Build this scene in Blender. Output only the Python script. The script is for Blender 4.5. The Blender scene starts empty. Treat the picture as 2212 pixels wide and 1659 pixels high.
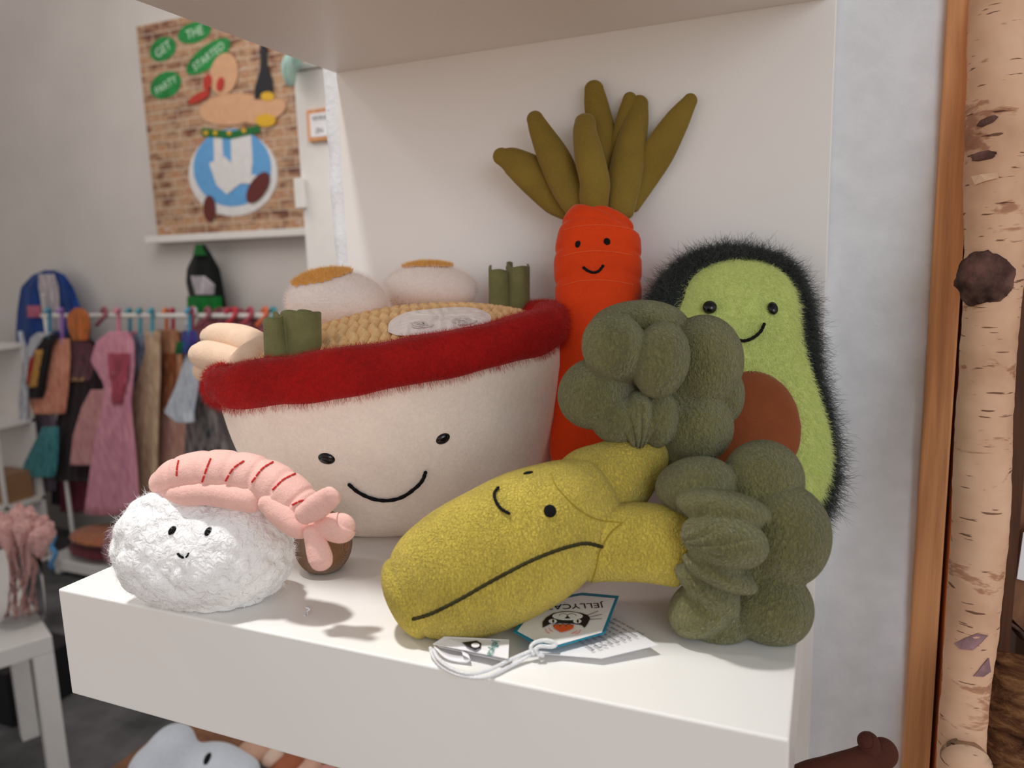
import bpy, math, random
import numpy as np
from mathutils import Vector, Matrix
from mathutils.bvhtree import BVHTree
random.seed(7); rng = np.random.default_rng(7)
sc = bpy.context.scene
col = sc.collection
# ------------------------------------------------------------------ camera
K = .4 / .6
CAM = np.array([.613, -.4116, .269]) * K
YAW, PIT, ROL, FPX = .4044, -.1597, -.0294, 1620.
ca, sa = math.cos(YAW), math.sin(YAW)
FW = np.array([-sa*math.cos(PIT), ca*math.cos(PIT), math.sin(PIT)])
rt0 = np.array([ca, sa, 0.]); up0 = np.cross(rt0, FW)
RT = rt0*math.cos(ROL) + up0*math.sin(ROL)
UP = -rt0*math.sin(ROL) + up0*math.cos(ROL)
cam_d = bpy.data.cameras.new('camera'); cam = bpy.data.objects.new('camera', cam_d); col.objects.link(cam)
cam.matrix_world = Matrix(((RT[0], UP[0], -FW[0], CAM[0]), (RT[1], UP[1], -FW[1], CAM[1]), (RT[2], UP[2], -FW[2], CAM[2]), (0, 0, 0, 1)))
cam_d.sensor_width = 36; cam_d.lens = FPX/2212*36; cam_d.clip_start = .02; cam_d.clip_end = 50
cam_d.dof.use_dof = True; cam_d.dof.focus_distance = .44; cam_d.dof.aperture_fstop = 8.5
sc.camera = cam
# ------------------------------------------------------------------ world, lamps, exposure
sc.view_settings.view_transform = 'Standard'; sc.view_settings.look = 'None'
sc.view_settings.gamma = 1; sc.view_settings.use_curve_mapping = False; sc.view_settings.exposure = 0; sc.cycles.diffuse_bounces = 8; sc.cycles.max_bounces = 14
w = bpy.data.worlds.new('room_light'); sc.world = w; w.use_nodes = True
nt = w.node_tree; nt.nodes.clear()
wo = nt.nodes.new('ShaderNodeOutputWorld'); wb = nt.nodes.new('ShaderNodeBackground')
wt = nt.nodes.new('ShaderNodeTexCoord'); ws = nt.nodes.new('ShaderNodeSeparateXYZ'); wr = nt.nodes.new('ShaderNodeValToRGB')
wm = nt.nodes.new('ShaderNodeMapRange'); wm.inputs[1].default_value = -1; wm.inputs[2].default_value = 1
nt.links.new(wt.outputs['Generated'], ws.inputs[0]); nt.links.new(ws.outputs[2], wm.inputs[0]); nt.links.new(wm.outputs[0], wr.inputs[0])
nt.links.new(wr.outputs[0], wb.inputs[0]); nt.links.new(wb.outputs[0], wo.inputs[0])
e = wr.color_ramp.elements
e[0].position = 0; e[0].color = (.38, .25, .16, 1); e[1].position = 1; e[1].color = (.30, .30, .30, 1)
for p_, c_ in ((.36, (.62, .46, .35, 1)), (.5, (1., .90, .84, 1)), (.64, (.90, .84, .80, 1)), (.8, (.46, .44, .43, 1))):
    el = e.new(p_); el.color = c_
wb.inputs[1].default_value = .77
def lamp(name, kind, loc, target, energy, color, **kw):
    d = bpy.data.lights.new(name, kind); d.energy = energy; d.color = color
    for k_, v in kw.items(): setattr(d, k_, v)
    o = bpy.data.objects.new(name, d); col.objects.link(o); o.location = loc
    o.rotation_euler = (Vector(target) - Vector(loc)).to_track_quat('-Z', 'Y').to_euler()
    return o
lamp('ceiling_spot_over_shelf', 'SPOT', (-.16, .02, 1.6), (-.02, .06, 0), 84, (1, .98, .95), spot_size=math.radians(42), spot_blend=.85, shadow_soft_size=.055)
lamp('ceiling_spot_left', 'SPOT', (-1.1, -.25, 1.5), (.0, .2, .1), 14, (1, .93, .85), spot_size=math.radians(60), spot_blend=.7, shadow_soft_size=.12)
lamp('added_cool_fill_right', 'AREA', (1.9, -1.9, .75), (.35, .2, .1), 16, (.80, .90, 1), size=1.3)  # added cool fill for plaster, panel and bowl's right side; not a window
lamp('ceiling_spot_cabinet', 'SPOT', (-.1, .95, 1.3), (-.45, 1.65, .1), 60, (1, .98, .95), spot_size=math.radians(70), spot_blend=.6, shadow_soft_size=.08)
lamp('added_fill_far_wall', 'AREA', (-1.9, 1.3, 1.5), (-1.8, 2.6, 0), 14, (1, .95, .9), size=1.2)  # added fill lamp lifting the dim far wall, not an actual ceiling panel

# ------------------------------------------------------------------ pixel helpers (2212 x 1659 frame)
def ray(x, y): return FW + RT*((x-1106)/FPX) - UP*((y-829.5)/FPX)
def U(x, y, d): return CAM + ray(x, y)*d
def onZ(x, y, z=0.):
    r = ray(x, y); return CAM + r*((z-CAM[2])/r[2])
def onY(x, y, Y):
    r = ray(x, y); return CAM + r*((Y-CAM[1])/r[1])
def nrm(v): v = np.asarray(v, float); return v/np.linalg.norm(v)
# ------------------------------------------------------------------ materials
def srgb(c):
    c = [x/255 for x in c]
    return tuple(x/12.92 if x <= .04045 else ((x+.055)/1.055)**2.4 for x in c) + (1,)
def base_mat(name, rgb, rough=.6, sheen=0., spec=.3, **kw):
    m = bpy.data.materials.new(name); m.use_nodes = True
    b = m.node_tree.nodes['Principled BSDF']
    b.inputs['Base Color'].default_value = srgb(rgb); b.inputs['Roughness'].default_value = rough
    b.inputs['Specular IOR Level'].default_value = spec
    b.inputs['Sheen Weight'].default_value = sheen; b.inputs['Sheen Roughness'].default_value = .5
    for k_, v in kw.items(): b.inputs[k_].default_value = v
    return m, m.node_tree, b
def coords(t, scale=(1, 1, 1)):
    tc = t.nodes.new('ShaderNodeTexCoord'); mp = t.nodes.new('ShaderNodeMapping'); mp.inputs['Scale'].default_value = scale
    t.links.new(tc.outputs['Object'], mp.inputs[0]); return mp.outputs[0]
def noise(t, co, scale, detail=3, rough=.5, dist=0.):
    n = t.nodes.new('ShaderNodeTexNoise'); n.inputs['Scale'].default_value = scale; n.inputs['Detail'].default_value = detail
    n.inputs['Roughness'].default_value = rough; n.inputs['Distortion'].default_value = dist
    t.links.new(co, n.inputs['Vector']); return n
def ramp(t, fac, stops):
    r = t.nodes.new('ShaderNodeValToRGB'); els = r.color_ramp.elements
    while len(els) > 1: els.remove(els[-1])
    els[0].position = stops[0][0]; els[0].color = srgb(stops[0][1])
    for p_, c in stops[1:]:
        q = els.new(p_); q.color = srgb(c)
    t.links.new(fac, r.inputs[0]); return r.outputs[0]
def bump(t, b, h, strength, dist=.001, prev=None):
    n = t.nodes.new('ShaderNodeBump'); n.inputs['Strength'].default_value = strength; n.inputs['Distance'].default_value = dist
    t.links.new(h, n.inputs['Height'])
    if prev is not None: t.links.new(prev, n.inputs['Normal'])
    t.links.new(n.outputs[0], b.inputs['Normal']); return n.outputs[0]
def shade(c, k): return tuple(max(0, min(255, x*k)) for x in c)
def plush(name, rgb, scale=700, strength=.6, var=.10, sheen=.35, stretch=(1, 1, .6), rough=.85, dist=.0012):
    """short-pile velour: mottled colour of the pile, crushed-nap bump"""
    m, t, b = base_mat(name, rgb, rough, sheen, .15)
    co = coords(t, stretch)
    n1 = noise(t, co, scale, 2, .6, .8); n2 = noise(t, co, scale*.06, 3, .55)
    mx = t.nodes.new('ShaderNodeMath'); mx.operation = 'MULTIPLY_ADD'; mx.inputs[1].default_value = .45
    t.links.new(n1.outputs[0], mx.inputs[0])
    m2 = t.nodes.new('ShaderNodeMath'); m2.operation = 'MULTIPLY'; m2.inputs[1].default_value = .55
    t.links.new(n2.outputs[0], m2.inputs[0]); t.links.new(m2.outputs[0], mx.inputs[2])
    c = ramp(t, mx.outputs[0], [(.3, shade(rgb, 1-var)), (.7, shade(rgb, 1+var*.8))])
    t.links.new(c, b.inputs['Base Color']); b.inputs['Sheen Tint'].default_value = srgb(tuple(x*.45+255*.55*.92 for x in rgb)); b.inputs['Sheen Roughness'].default_value = .38
    p = bump(t, b, n2.outputs[0], .35, .004)
    bump(t, b, n1.outputs[0], strength, dist, p)
    return m
def plain(name, rgb, rough=.5, spec=.4, var=.03, scale=30, bumps=0., bscale=200, **kw):
    m, t, b = base_mat(name, rgb, rough, 0, spec, **kw)
    co = coords(t); n = noise(t, co, scale, 3)
    c = ramp(t, n.outputs[0], [(.3, shade(rgb, 1-var)), (.7, shade(rgb, 1+var))])
    t.links.new(c, b.inputs['Base Color'])
    if bumps:
        n2 = noise(t, co, bscale, 4); bump(t, b, n2.outputs[0], bumps, .002)
    return m
def fabric(name, rgb, rgb2=None, scale=25):
    rgb2 = rgb2 or shade(rgb, .75)
    m, t, b = base_mat(name, rgb, .9, .2, .15)
    co = coords(t, (3, 3, .5)); n = noise(t, co, scale, 3)
    t.links.new(ramp(t, n.outputs[0], [(.35, rgb2), (.65, rgb)]), b.inputs['Base Color'])
    n2 = noise(t, coords(t), 300, 2); bump(t, b, n2.outputs[0], .3, .002)
    return m
# ------------------------------------------------------------------ mesh helpers
BVH = {}; BASE = {}
def thing(name, label, cat, base, group=None, kind=None):
    o = bpy.data.objects.new(name, None); col.objects.link(o); o.location = Vector(base); o.empty_display_size = .02
    o['label'] = label; o['category'] = cat
    if group: o['group'] = group
    if kind: o['kind'] = kind
    BASE[o.name] = np.array(base, float); return o
def dwall(x, y, m):
    """viewing depth at which a line of sight passes m in front of the back panel"""
    return (.3068-m-CAM[1])/ray(x, y)[1]
def mesh(name, V, F, mat, parent=None, smooth=True, base=None, label=None):
    V = np.asarray(V, float)
    if parent is not None: b0 = BASE[parent.name]
    else: b0 = np.array(base, float) if base is not None else np.array([V[:, 0].mean(), V[:, 1].mean(), V[:, 2].min()])
    me = bpy.data.meshes.new(name); me.from_pydata((V-b0).tolist(), [], [tuple(int(i) for i in f) for f in F]); me.update()
    me.validate()
    if smooth: me.polygons.foreach_set('use_smooth', [True]*len(me.polygons))
    for m in (mat if isinstance(mat, (list, tuple)) else [mat]): me.materials.append(m)
    o = bpy.data.objects.new(name, me); col.objects.link(o)
    if parent is not None: o.parent = parent
    else: o.location = Vector(b0)
    BASE[o.name] = b0
    if label: o['label'] = label
    BVH[o.name] = (V, F); return o
def tag(o, label, cat, group=None):
    o['label'] = label; o['category'] = cat
    if group: o['group'] = group
    return o
def struct(o): o['kind'] = 'structure'; return o
_tree = {}
def hit(objs, x, y, off=0.):
    """where the line of sight of a feature meets a toy's skin, and the skin's normal"""
    best = None
    for o in (objs if isinstance(objs, (list, tuple)) else [objs]):
        if o.name not in _tree:
            V, F = BVH[o.name]; _tree[o.name] = BVHTree.FromPolygons([tuple(v) for v in V], [tuple(int(i) for i in f) for f in F])
        loc, n, i, d = _tree[o.name].ray_cast(Vector(CAM), Vector(ray(x, y)).normalized())
        if loc is not None and (best is None or d < best[2]):
            if n.dot(Vector(ray(x, y))) > 0: n = -n
            best = (np.array(loc), np.array(n), d)
    if best is None: raise RuntimeError('no hit %s %s' % (x, y))
    return best[0] + best[1]*off, best[1]
def box(x0, x1, y0, y1, z0, z1):
    V = [(x, y, z) for x in (x0, x1) for y in (y0, y1) for z in (z0, z1)]
    F = [(0, 1, 3, 2), (4, 6, 7, 5), (0, 4, 5, 1), (2, 3, 7, 6), (0, 2, 6, 4), (1, 5, 7, 3)]
    return V, F
def boxobj(name, bounds, mat, parent=None, bev=.001, seg=2):
    V, F = box(*bounds); o = mesh(name, V, F, mat, parent, smooth=False)
    if bev:
        m = o.modifiers.new('bevel', 'BEVEL'); m.width = bev; m.segments = seg; m.harden_normals = False
    return o
def catmull(P, n):
    P = np.asarray(P, float); Q = np.vstack([2*P[0]-P[1], P, 2*P[-1]-P[-2]]); out = []
    m = len(P)-1
    for s in np.linspace(0, m, n):
        i = min(int(s), m-1); t = s-i; a, b, c, d = Q[i:i+4]
        out.append(.5*((2*b)+(-a+c)*t+(2*a-5*b+4*c-d)*t*t+(-a+3*b-3*c+d)*t**3))
    return np.array(out)
def grid_faces(nr, ns, close=True):
    F = []
    for i in range(nr-1):
        for j in range(ns if close else ns-1):
            k = (j+1) % ns
            F.append((i*ns+j, i*ns+k, (i+1)*ns+k, (i+1)*ns+j))
    return F
def sweep(pts, n=60, ns=40, ratio=1., cap0=1., cap1=1., ref=None, disp=None, sq=2.):
    """pts: (world xyz, radius).  Round-ended tube whose section is radius x radius*ratio."""
    P = np.array([p for p, r in pts]); R = np.array([r for p, r in pts])
    A = catmull(np.column_stack([P, R]), n); P, R = A[:, :3], np.maximum(A[:, 3], 1e-4)
    T = np.gradient(P, axis=0); T /= np.linalg.norm(T, axis=1)[:, None]
    ref = FW if ref is None else ref
    rings = []; m = 9
    if cap0: rings += [(P[0]-T[0]*R[0]*cap0*math.cos(a), R[0]*math.sin(a), T[0]) for a in np.linspace(.02, math.pi/2, m)[:-1]]
    rings += list(zip(P, R, T))
    if cap1: rings += [(P[-1]+T[-1]*R[-1]*cap1*math.cos(a), R[-1]*math.sin(a), T[-1]) for a in np.linspace(math.pi/2, .02, m)[1:]]
    V = []; L = len(rings)
    for i, (p, r, t) in enumerate(rings):
        nn = nrm(np.cross(ref, t)); bb = np.cross(t, nn)
        for j in range(ns):
            a = 2*math.pi*j/ns; c, s = math.cos(a), math.sin(a)
            if sq != 2.:
                q = (abs(c)**sq+abs(s)**sq)**(-1/sq); c *= q; s *= q
            rr = r*(1+(disp(i/(L-1), a) if disp else 0))
            V.append(p+nn*c*rr+bb*s*rr*ratio)
    F = grid_faces(L, ns) + [tuple(range(ns))[::-1], tuple((L-1)*ns+j for j in range(ns))]
    return np.array(V), F
def px(x, y, d, r=None):
    p = U(x, y, d); return p if r is None else (p, r*d/FPX)
def tube(name, P, r, mat, parent=None, n=None, ns=8, base=None, label=None):
    V, F = sweep([(np.array(p), r) for p in P], n or max(12, 6*len(P)), ns)
    return mesh(name, V, F, mat, parent, base=base, label=label)
def merge(*parts):
    V = []; F = []; k = 0
    for v, f in parts:
        V.extend(list(v)); F.extend([tuple(i+k for i in g) for g in f]); k += len(v)
    return np.array(V), F
_ico = {}
def ico(s):
    if s not in _ico:
        import bmesh
        b = bmesh.new(); bmesh.ops.create_icosphere(b, subdivisions=s, radius=1.)
        b.verts.index_update()
        _ico[s] = (np.array([v.co[:] for v in b.verts]), [tuple(v.index for v in f.verts) for f in b.faces]); b.free()
    return _ico[s]
FR = np.array([RT, UP, -FW])            # a frame facing the viewer: right, up, towards
def frame(rot=0., base=FR):
    c, s = math.cos(math.radians(rot)), math.sin(math.radians(rot))
    return np.array([base[0]*c+base[1]*s, -base[0]*s+base[1]*c, base[2]])
def lobe(x, y, d, rx, ry, rd, rot=0.):
    k = d/FPX; return (U(x, y, d), np.array([rx, ry, rd])*k, frame(rot))
def sdf(P, lobes, k):
    D = None
    for c, r, fr in lobes:
        q = (P-c) @ fr.T
        k0 = np.linalg.norm(q/r, axis=1); k1 = np.linalg.norm(q/(r*r), axis=1)
        d = k0*(k0-1)/np.maximum(k1, 1e-9)
        if D is None: D = d
        else:
            h = np.maximum(k-np.abs(D-d), 0)/k; D = np.minimum(D, d)-h*h*k*.25
    return D
def vnoise(P, scale, seed=0):
    """cheap smooth noise from summed sines"""
    g = np.random.default_rng(seed); s = np.zeros(len(P))
    for i in range(9):
        a = g.normal(size=3); a *= scale*g.uniform(.6, 1.6)/np.linalg.norm(a); s += np.sin(P@a+g.uniform(0, 6.3))
    return s/9*1.6
def blob(center, lobes, sub=6, k=.003, disp=None, floor=None):
    D, F = ico(sub); r = np.full(len(D), .2)
    for i in range(90): r = np.maximum(r-.7*sdf(center+D*r[:, None], lobes, k), .0005)
    P = center+D*r[:, None]
    if disp is not None: P = P+D*disp(P, D)[:, None]
    if floor is not None: P[:, 2] = np.where(P[:, 2] < floor+.003, floor+np.maximum(0, (P[:, 2]-floor)*.0), P[:, 2])
    return P, F
def flatpoly(name, pts, mat, parent=None, thick=.0004, nrm_=None, base=None, label=None):
    """a thin card: pts in the world, lifted by its own thickness along nrm_"""
    P = np.array(pts, float); n = len(P); nn = nrm(nrm_) if nrm_ is not None else nrm(np.cross(P[1]-P[0], P[2]-P[0]))
    V = np.vstack([P, P+nn*thick])
    F = [tuple(range(n))[::-1], tuple(range(n, 2*n))]+[(i, (i+1) % n, n+(i+1) % n, n+i) for i in range(n)]
    return mesh(name, V, F, mat, parent, smooth=False, base=base, label=label)
def text(name, s, org, ex, ey, size, mat, parent, align='LEFT', extrude=.00005):
    c = bpy.data.curves.new(name, 'FONT'); c.body = s; c.size = size; c.extrude = extrude; c.align_x = align
    c.materials.append(mat); o = bpy.data.objects.new(name, c); col.objects.link(o)
    ex, ey = nrm(ex), nrm(ey); ey = nrm(ey-ex*(ex@ey)); ez = np.cross(ex, ey)
    bpy.context.view_layer.update()
    me = bpy.data.meshes.new_from_object(o.evaluated_get(bpy.context.evaluated_depsgraph_get())); bpy.data.objects.remove(o)
    if not me.materials: me.materials.append(mat)
    o = bpy.data.objects.new(name, me); col.objects.link(o)
    b0 = BASE[parent.name]; p = np.array(org)-b0; o.parent = parent
    o.matrix_local = Matrix(((ex[0], ey[0], ez[0], p[0]), (ex[1], ey[1], ez[1], p[1]), (ex[2], ey[2], ez[2], p[2]), (0, 0, 0, 1)))
    return o
def hair(o, mat, count, length, child=0, radius=.00016, brown=.002, clump=0., rnd=.4, tilt=(0, 0, 0), seed=1, grp=None, curl=0.):
    o.data.materials.append(mat)
    md = o.modifiers.new('pile', 'PARTICLE_SYSTEM'); ps = o.particle_systems[-1]; s = ps.settings; ps.seed = seed
    s.type = 'HAIR'; s.count = count; s.hair_length = length; s.hair_step = 3; s.emit_from = 'FACE'; s.use_emit_random = True
    s.material = len(o.data.materials); s.display_step = 2; s.render_step = 3
    s.normal_factor = 1.; s.brownian_factor = brown; s.length_random = rnd
    s.object_align_factor = tilt
    s.hair_length = length
    s.root_radius = 1.; s.tip_radius = .35; s.radius_scale = radius; s.use_close_tip = True
    if child:
        s.child_type = 'INTERPOLATED'; s.rendered_child_count = child; s.child_percent = 1; s.clump_factor = clump
        s.child_length = 1.; s.roughness_1 = length*.12; s.roughness_1_size = .01; s.roughness_endpoint = length*.25; s.roughness_2 = length*.15
        if curl:
            s.kink = 'CURL'; s.kink_amplitude = curl; s.kink_frequency = 3
    if grp: ps.vertex_group_density = grp
    return ps
def hairmat(name, rgb, var=.12, rough=.8):
    m, t, b = base_mat(name, rgb, rough, .1, .1)
    hi = t.nodes.new('ShaderNodeHairInfo')
    t.links.new(ramp(t, hi.outputs['Random'], [(0, shade(rgb, 1-var)), (1, shade(rgb, 1+var))]), b.inputs['Base Color'])
    return m
M = {}
M['black_thread'] = plush('black_thread', (24, 24, 26), 1500, .8, .2, .1)
M['bead'] = base_mat('black_bead', (12, 12, 13), .12, 0, .5)[0]
def eye(o, x, y, rx, ry, mat='bead', flat=.55, rot=0., sink=.3, name='eye', lab=None, parent=None):
    p, n = hit(o, x, y); o0 = o[0] if isinstance(o, (list, tuple)) else o
    d = float((p-CAM)@FW); k = d/FPX
    r0 = frame(rot)[0]; r0 = nrm(r0-n*(r0@n)); u0 = np.cross(n, r0)
    D, F = ico(4); V = p+n*(-sink*rx*k*flat)+np.outer(D[:, 0]*rx*k, r0)+np.outer(D[:, 1]*ry*k, u0)+np.outer(D[:, 2]*rx*k*flat, n)
    return mesh(name, V, F, M[mat], parent or o0.parent, label=lab)
def stitch(o, pts, r, mat='black_thread', off=.0006, n=30, name='mouth', parent=None, label=None, taper=False):
    C_ = catmull([(a, b, 0) for a, b in pts], n); P = []
    for x, y, _ in C_:
        P.append(hit(o, x, y, off)[0])
    o0 = o[0] if isinstance(o, (list, tuple)) else o
    rr = [r*(.55+.45*math.sin(math.pi*min(1, max(0, (i+.5)/n)))**.5) if taper else r*(1+.12*math.sin(i*2.4)) for i in range(n)]
    V, F = sweep(list(zip(P, rr)), n*2, 8)
    return mesh(name, V, F, M[mat], parent or o0.parent, label=label)

# ================================================================== THE SETTING
D_, H_, T_ = .3068, .3486, .0661           # shelf depth, clear height, board thickness
FLOOR = -1.35
M['laquer'] = plain('white_lacquer', (242, 240, 237), .32, .4, .008, 8)
M['plaster'] = plain('rough_plaster', (232, 236, 240), .9, .2, .02, 60, .2, 260)
M['far_wall'] = plain('grey_wall_paint', (206, 201, 197), .9, .1, .02, 3)
M['carpet'] = plain('grey_carpet', (96, 95, 96), 1, .05, .22, 6, .6, 300)
def wallobj(name, b, m): return struct(boxobj(name, b, m, None, 0))
# plaster pier behind the shelf, with a slightly uneven front
def rough_face(x0, x1, z0, z1, y0, y1, nx, nz, amp, seed):
    X = np.linspace(x0, x1, nx); Z_ = np.linspace(z0, z1, nz); V = []
    for z in Z_:
        for x in X: V.append((x, y0, z))
    V = np.array(V); V[:, 1] += vnoise(V*np.array([1, 0, 1]), 220, seed)*amp + vnoise(V, 900, seed+1)*amp*.5
    ed = (V[:, 0] > x1-1e-6) | (V[:, 0] < x0+1e-6); V[ed, 0] += vnoise(V[ed], 120, seed+3)*amp*2
    F = grid_faces(nz, nx, False); n0 = len(V)
    B = V.copy(); B[:, 1] = y1; V = np.vstack([V, B])
    rim = list(range(nx))+[i*nx+nx-1 for i in range(1, nz)]+[(nz-1)*nx+j for j in range(nx-2, -1, -1)]+[i*nx for i in range(nz-2, 0, -1)]
    F += [(rim[i], rim[i]+n0, rim[(i+1) % len(rim)]+n0, rim[(i+1) % len(rim)]) for i in range(len(rim))]
    return V, F
V, F = rough_face(-.022, .4722, -1.35, .80, D_+.0125, D_+.34, 60, 240, .0007, 3)
struct(mesh('wall_back', V, F, M['plaster'], smooth=True))
wallobj('wall_far', (-4.6, .6, 2.7, 2.8, FLOOR, 1.7), M['far_wall'])
wallobj('wall_left', (-4.7, -4.6, -.6, 2.8, FLOOR, 1.7), M['far_wall'])
wallobj('floor', (-4.7, 1.6, -1.5, 2.8, FLOOR-.05, FLOOR), M['carpet'])

# display shelf: two thick boards and a back panel
s = thing('display_shelf', 'white lacquered display shelf with thick boards holding the plush toys', 'shelf', (.2, .15, -T_))
V, F = box(0, .4, 0, D_, -T_, 0); lo = mesh('shelf_board', V, F, M['laquer'], s, smooth=False)
V, F = box(0, .4, .05, D_, H_, H_+T_); hi_ = mesh('shelf_board', V, F, M['laquer'], s, smooth=False)
V, F = box(0, .4051, D_, D_+.012, -.5, H_+T_+.1); bp = mesh('back_panel', V, F, M['laquer'], s, smooth=False)
for o in (lo, hi_, bp):
    m = o.modifiers.new('bevel', 'BEVEL'); m.width = .0012; m.segments = 3
V, F = box(0, .4, .02, D_, -.50, -.46); o = mesh('shelf_board', V, F, M['laquer'], s, smooth=False)
# ================================================================== NOODLE BOWL PLUSH
M['cream'] = plush('cream_short_fur', (248, 230, 216), 420, .35, .05, .4, (1, 1, 1), .9)
M['red'] = plush('red_short_fur', (162, 24, 22), 420, .5, .18, .35, (1, 1, 1), .85)
M['noodle'] = plush('noodle_corduroy', (244, 200, 144), 900, .5, .08, .3, (1, 1, 1))
M['white_fur'] = plush('white_short_fur', (240, 228, 222), 420, .4, .04, .4, (1, 1, 1))
M['yolk'] = plush('yolk_fur', (236, 178, 92), 500, .6, .14, .3, (1, 1, 1))
M['seaweed'] = plush('green_felt', (120, 120, 78), 1600, .3, .10, .4, (1, 1, 1))
M['bamboo'] = plush('beige_velour', (226, 196, 170), 1100, .4, .05, .45, (1, 1, .7))
HM = {k_: hairmat(k_+'_pile', c, v) for k_, c, v in [('cream', (252, 234, 220), .04), ('red', (176, 26, 22), .16), ('white', (246, 236, 230), .04), ('yolk', (240, 184, 98), .12),
      ('dark', (62, 66, 64), .45), ('lime', (222, 232, 156), .08), ('rice', (252, 252, 252), .03), ('brown', (128, 62, 36), .1)]}
bc = onZ(872, 1099)                       # centre of the bowl's base on the shelf
vh = nrm(np.array([bc[0]-CAM[0], bc[1]-CAM[1], 0])); EW = -vh; EU = nrm(np.cross(vh, [0, 0, 1]))
EZ = np.array([0, 0, 1.])
bowl = thing('noodle_bowl_plush', 'large cream plush noodle bowl with red rim, smile, eggs and green rolls', 'plush toy', bc)
SH = -.002                                 # the soft bowl leans to the left as it rises
def ring(t, grow=0.):
    """centre, radius, tilt of the bowl's section at height fraction t"""
    r = .086+.035*math.sin(min(t, 1)*math.pi/2)**1.1 + grow
    if t < .12: r -= .016*(1-t/.12)**2
    return r
HB = .118
def bowlpt(t, a, grow=0., squash=.85, dz=0.):
    r = ring(t, grow); u = r*math.cos(a); v = r*math.sin(a)*squash
    z = t*HB + dz + (.105*t)*u*1.0
    if u > 0: u *= 1+.20*(1-t)*(u/r)
    if t > .5: z -= .002*(t-.5)*2*math.sin(a)**2*(1 if math.sin(a) > 0 else .1)
    if u < 0: z -= .0085*t*(u/r)**2
    return bc + EU*(u+SH*t) + EW*v + EZ*max(z, 0)
V = []; nr, ns = 60, 160
for i in range(nr):
    t = i/(nr-1)
    for j in range(ns): V.append(bowlpt(t, 2*math.pi*j/ns))
V = np.array(V); cen = bc+EZ*.03; dd = V-cen; dd[:, 2] = 0; dd /= np.linalg.norm(dd, axis=1)[:, None]
V += dd*(vnoise(V, 55, 11)*.0016)[:, None]
F = grid_faces(nr, ns)+[tuple(range(ns))[::-1], tuple((nr-1)*ns+j for j in range(ns))]
body = mesh('bowl_body', V, F, M['cream'], bowl)
# red rim: a stuffed roll round the mouth of the bowl
rimpath = []; NR = 180
for j in range(NR+1):
    a = 2*math.pi*j/NR; rimpath.append(bowlpt(1.0, a, -.006, .86, .006))
V = []; ns = 36; RP = np.array(rimpath[:-1])
for j in range(NR):
    a = 2*math.pi*j/NR; out = nrm(EU*math.cos(a)+EW*math.sin(a)); T = nrm(RP[(j+1) % NR]-RP[j-1]); u_ = nrm(np.cross(out, T)); u_ = u_ if u_[2] > 0 else -u_
    for q in range(ns):
        b = 2*math.pi*q/ns; c, s_ = math.cos(b), math.sin(b); k_ = (abs(c)**2.8+abs(s_)**2.8)**(-1/2.8)
        hh = .0134+.0014*math.sin(a*1+.4)+.0008*math.sin(3*a+1)+.0005*math.sin(11*a)
        V.append(RP[j]+out*c*k_*(.0135+.0010*math.sin(5*a))+u_*s_*k_*hh)
V = np.array(V); F = [(j*ns+q, j*ns+(q+1) % ns, ((j+1) % NR)*ns+(q+1) % ns, ((j+1) % NR)*ns+q) for j in range(NR) for q in range(ns)]
V += (vnoise(V, 180, 12)*.0010)[:, None]*(V-np.repeat(RP, ns, 0))/.015
rim = mesh('rim', V, F, M['red'], bowl)
# ribbed noodle top, domed, each rib a rope of small knots
NX, NY = 330, 330; V = []
for i in range(NX):
    for j in range(NY):
        x = -1+2*i/(NX-1); y = -1+2*j/(NY-1)
        # square to disc
        u = x*math.sqrt(1-y*y/2); v = y*math.sqrt(1-x*x/2); rr = min(1, math.hypot(u, v))
        R_ = .115; U_, W_ = u*R_, v*R_*.86
        z = HB+.004+.105*U_+.025*(1-rr*rr)**.8-(.0085*(U_/R_)**2 if U_ < 0 else 0)
        wob = .0014*math.sin(W_*260)
        rib = abs(math.sin(math.pi*(U_+wob)/.0070)); kn = .75+.25*abs(math.sin(math.pi*(W_+.3*U_)/.0058))
        V.append(bc+EU*(U_+SH)+EW*W_+EZ*(z+.0042*rib**.7*kn))
V = np.array(V); F = grid_faces(NX, NY, False)
noodles = mesh('noodles', V, F, M['noodle'], bowl)
def eggs(x, y, d, rx, ry, yolk, seed):
    P, F = blob(U(x, y, d), [lobe(x, y, d, rx, ry, rx*.85), lobe(x, y+ry*.25, d, rx*.97, ry*.9, rx*.85)], 5, .004, lambda P, D: vnoise(P, 110, seed)*.0010)
    o = mesh('boiled_egg', P, F, M['white_fur'], bowl)
    ax, thr = yolk; ax = nrm(ax)@FR; cc = U(x, y, d); dk = d/FPX; Q = (P-cc)@FR.T/np.array([rx, ry, rx*.85])/dk
    Q = Q/np.linalg.norm(Q, axis=1)[:, None]; keep = (Q@nrm(yolk[0]))+vnoise(P, 300, seed)*.02 > thr
    F3 = [f for f in F if all(keep[i] for i in f)]; ids = sorted({i for f in F3 for i in f}); mp = {i: j for j, i in enumerate(ids)}
    P3 = P[ids]+((P[ids]-cc)/np.linalg.norm(P[ids]-cc, axis=1)[:, None])*.0011; F3 = [tuple(mp[i] for i in f) for f in F3]
    yo = mesh('egg_yolk', P3, F3, M['yolk'], o)
    BASE[yo.name] = BASE[bowl.name]; return o, yo
BASE_fix = True
def sub(o): BASE[o.name] = BASE[o.parent.name]
egg1, y1 = eggs(728, 650, .560, 106, 62, ((-.32, .90, .42), .77), 5)
egg2, y2 = eggs(930, 622, .600, 100, 50, ((-.04, .95, .26), .84), 6)
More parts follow.
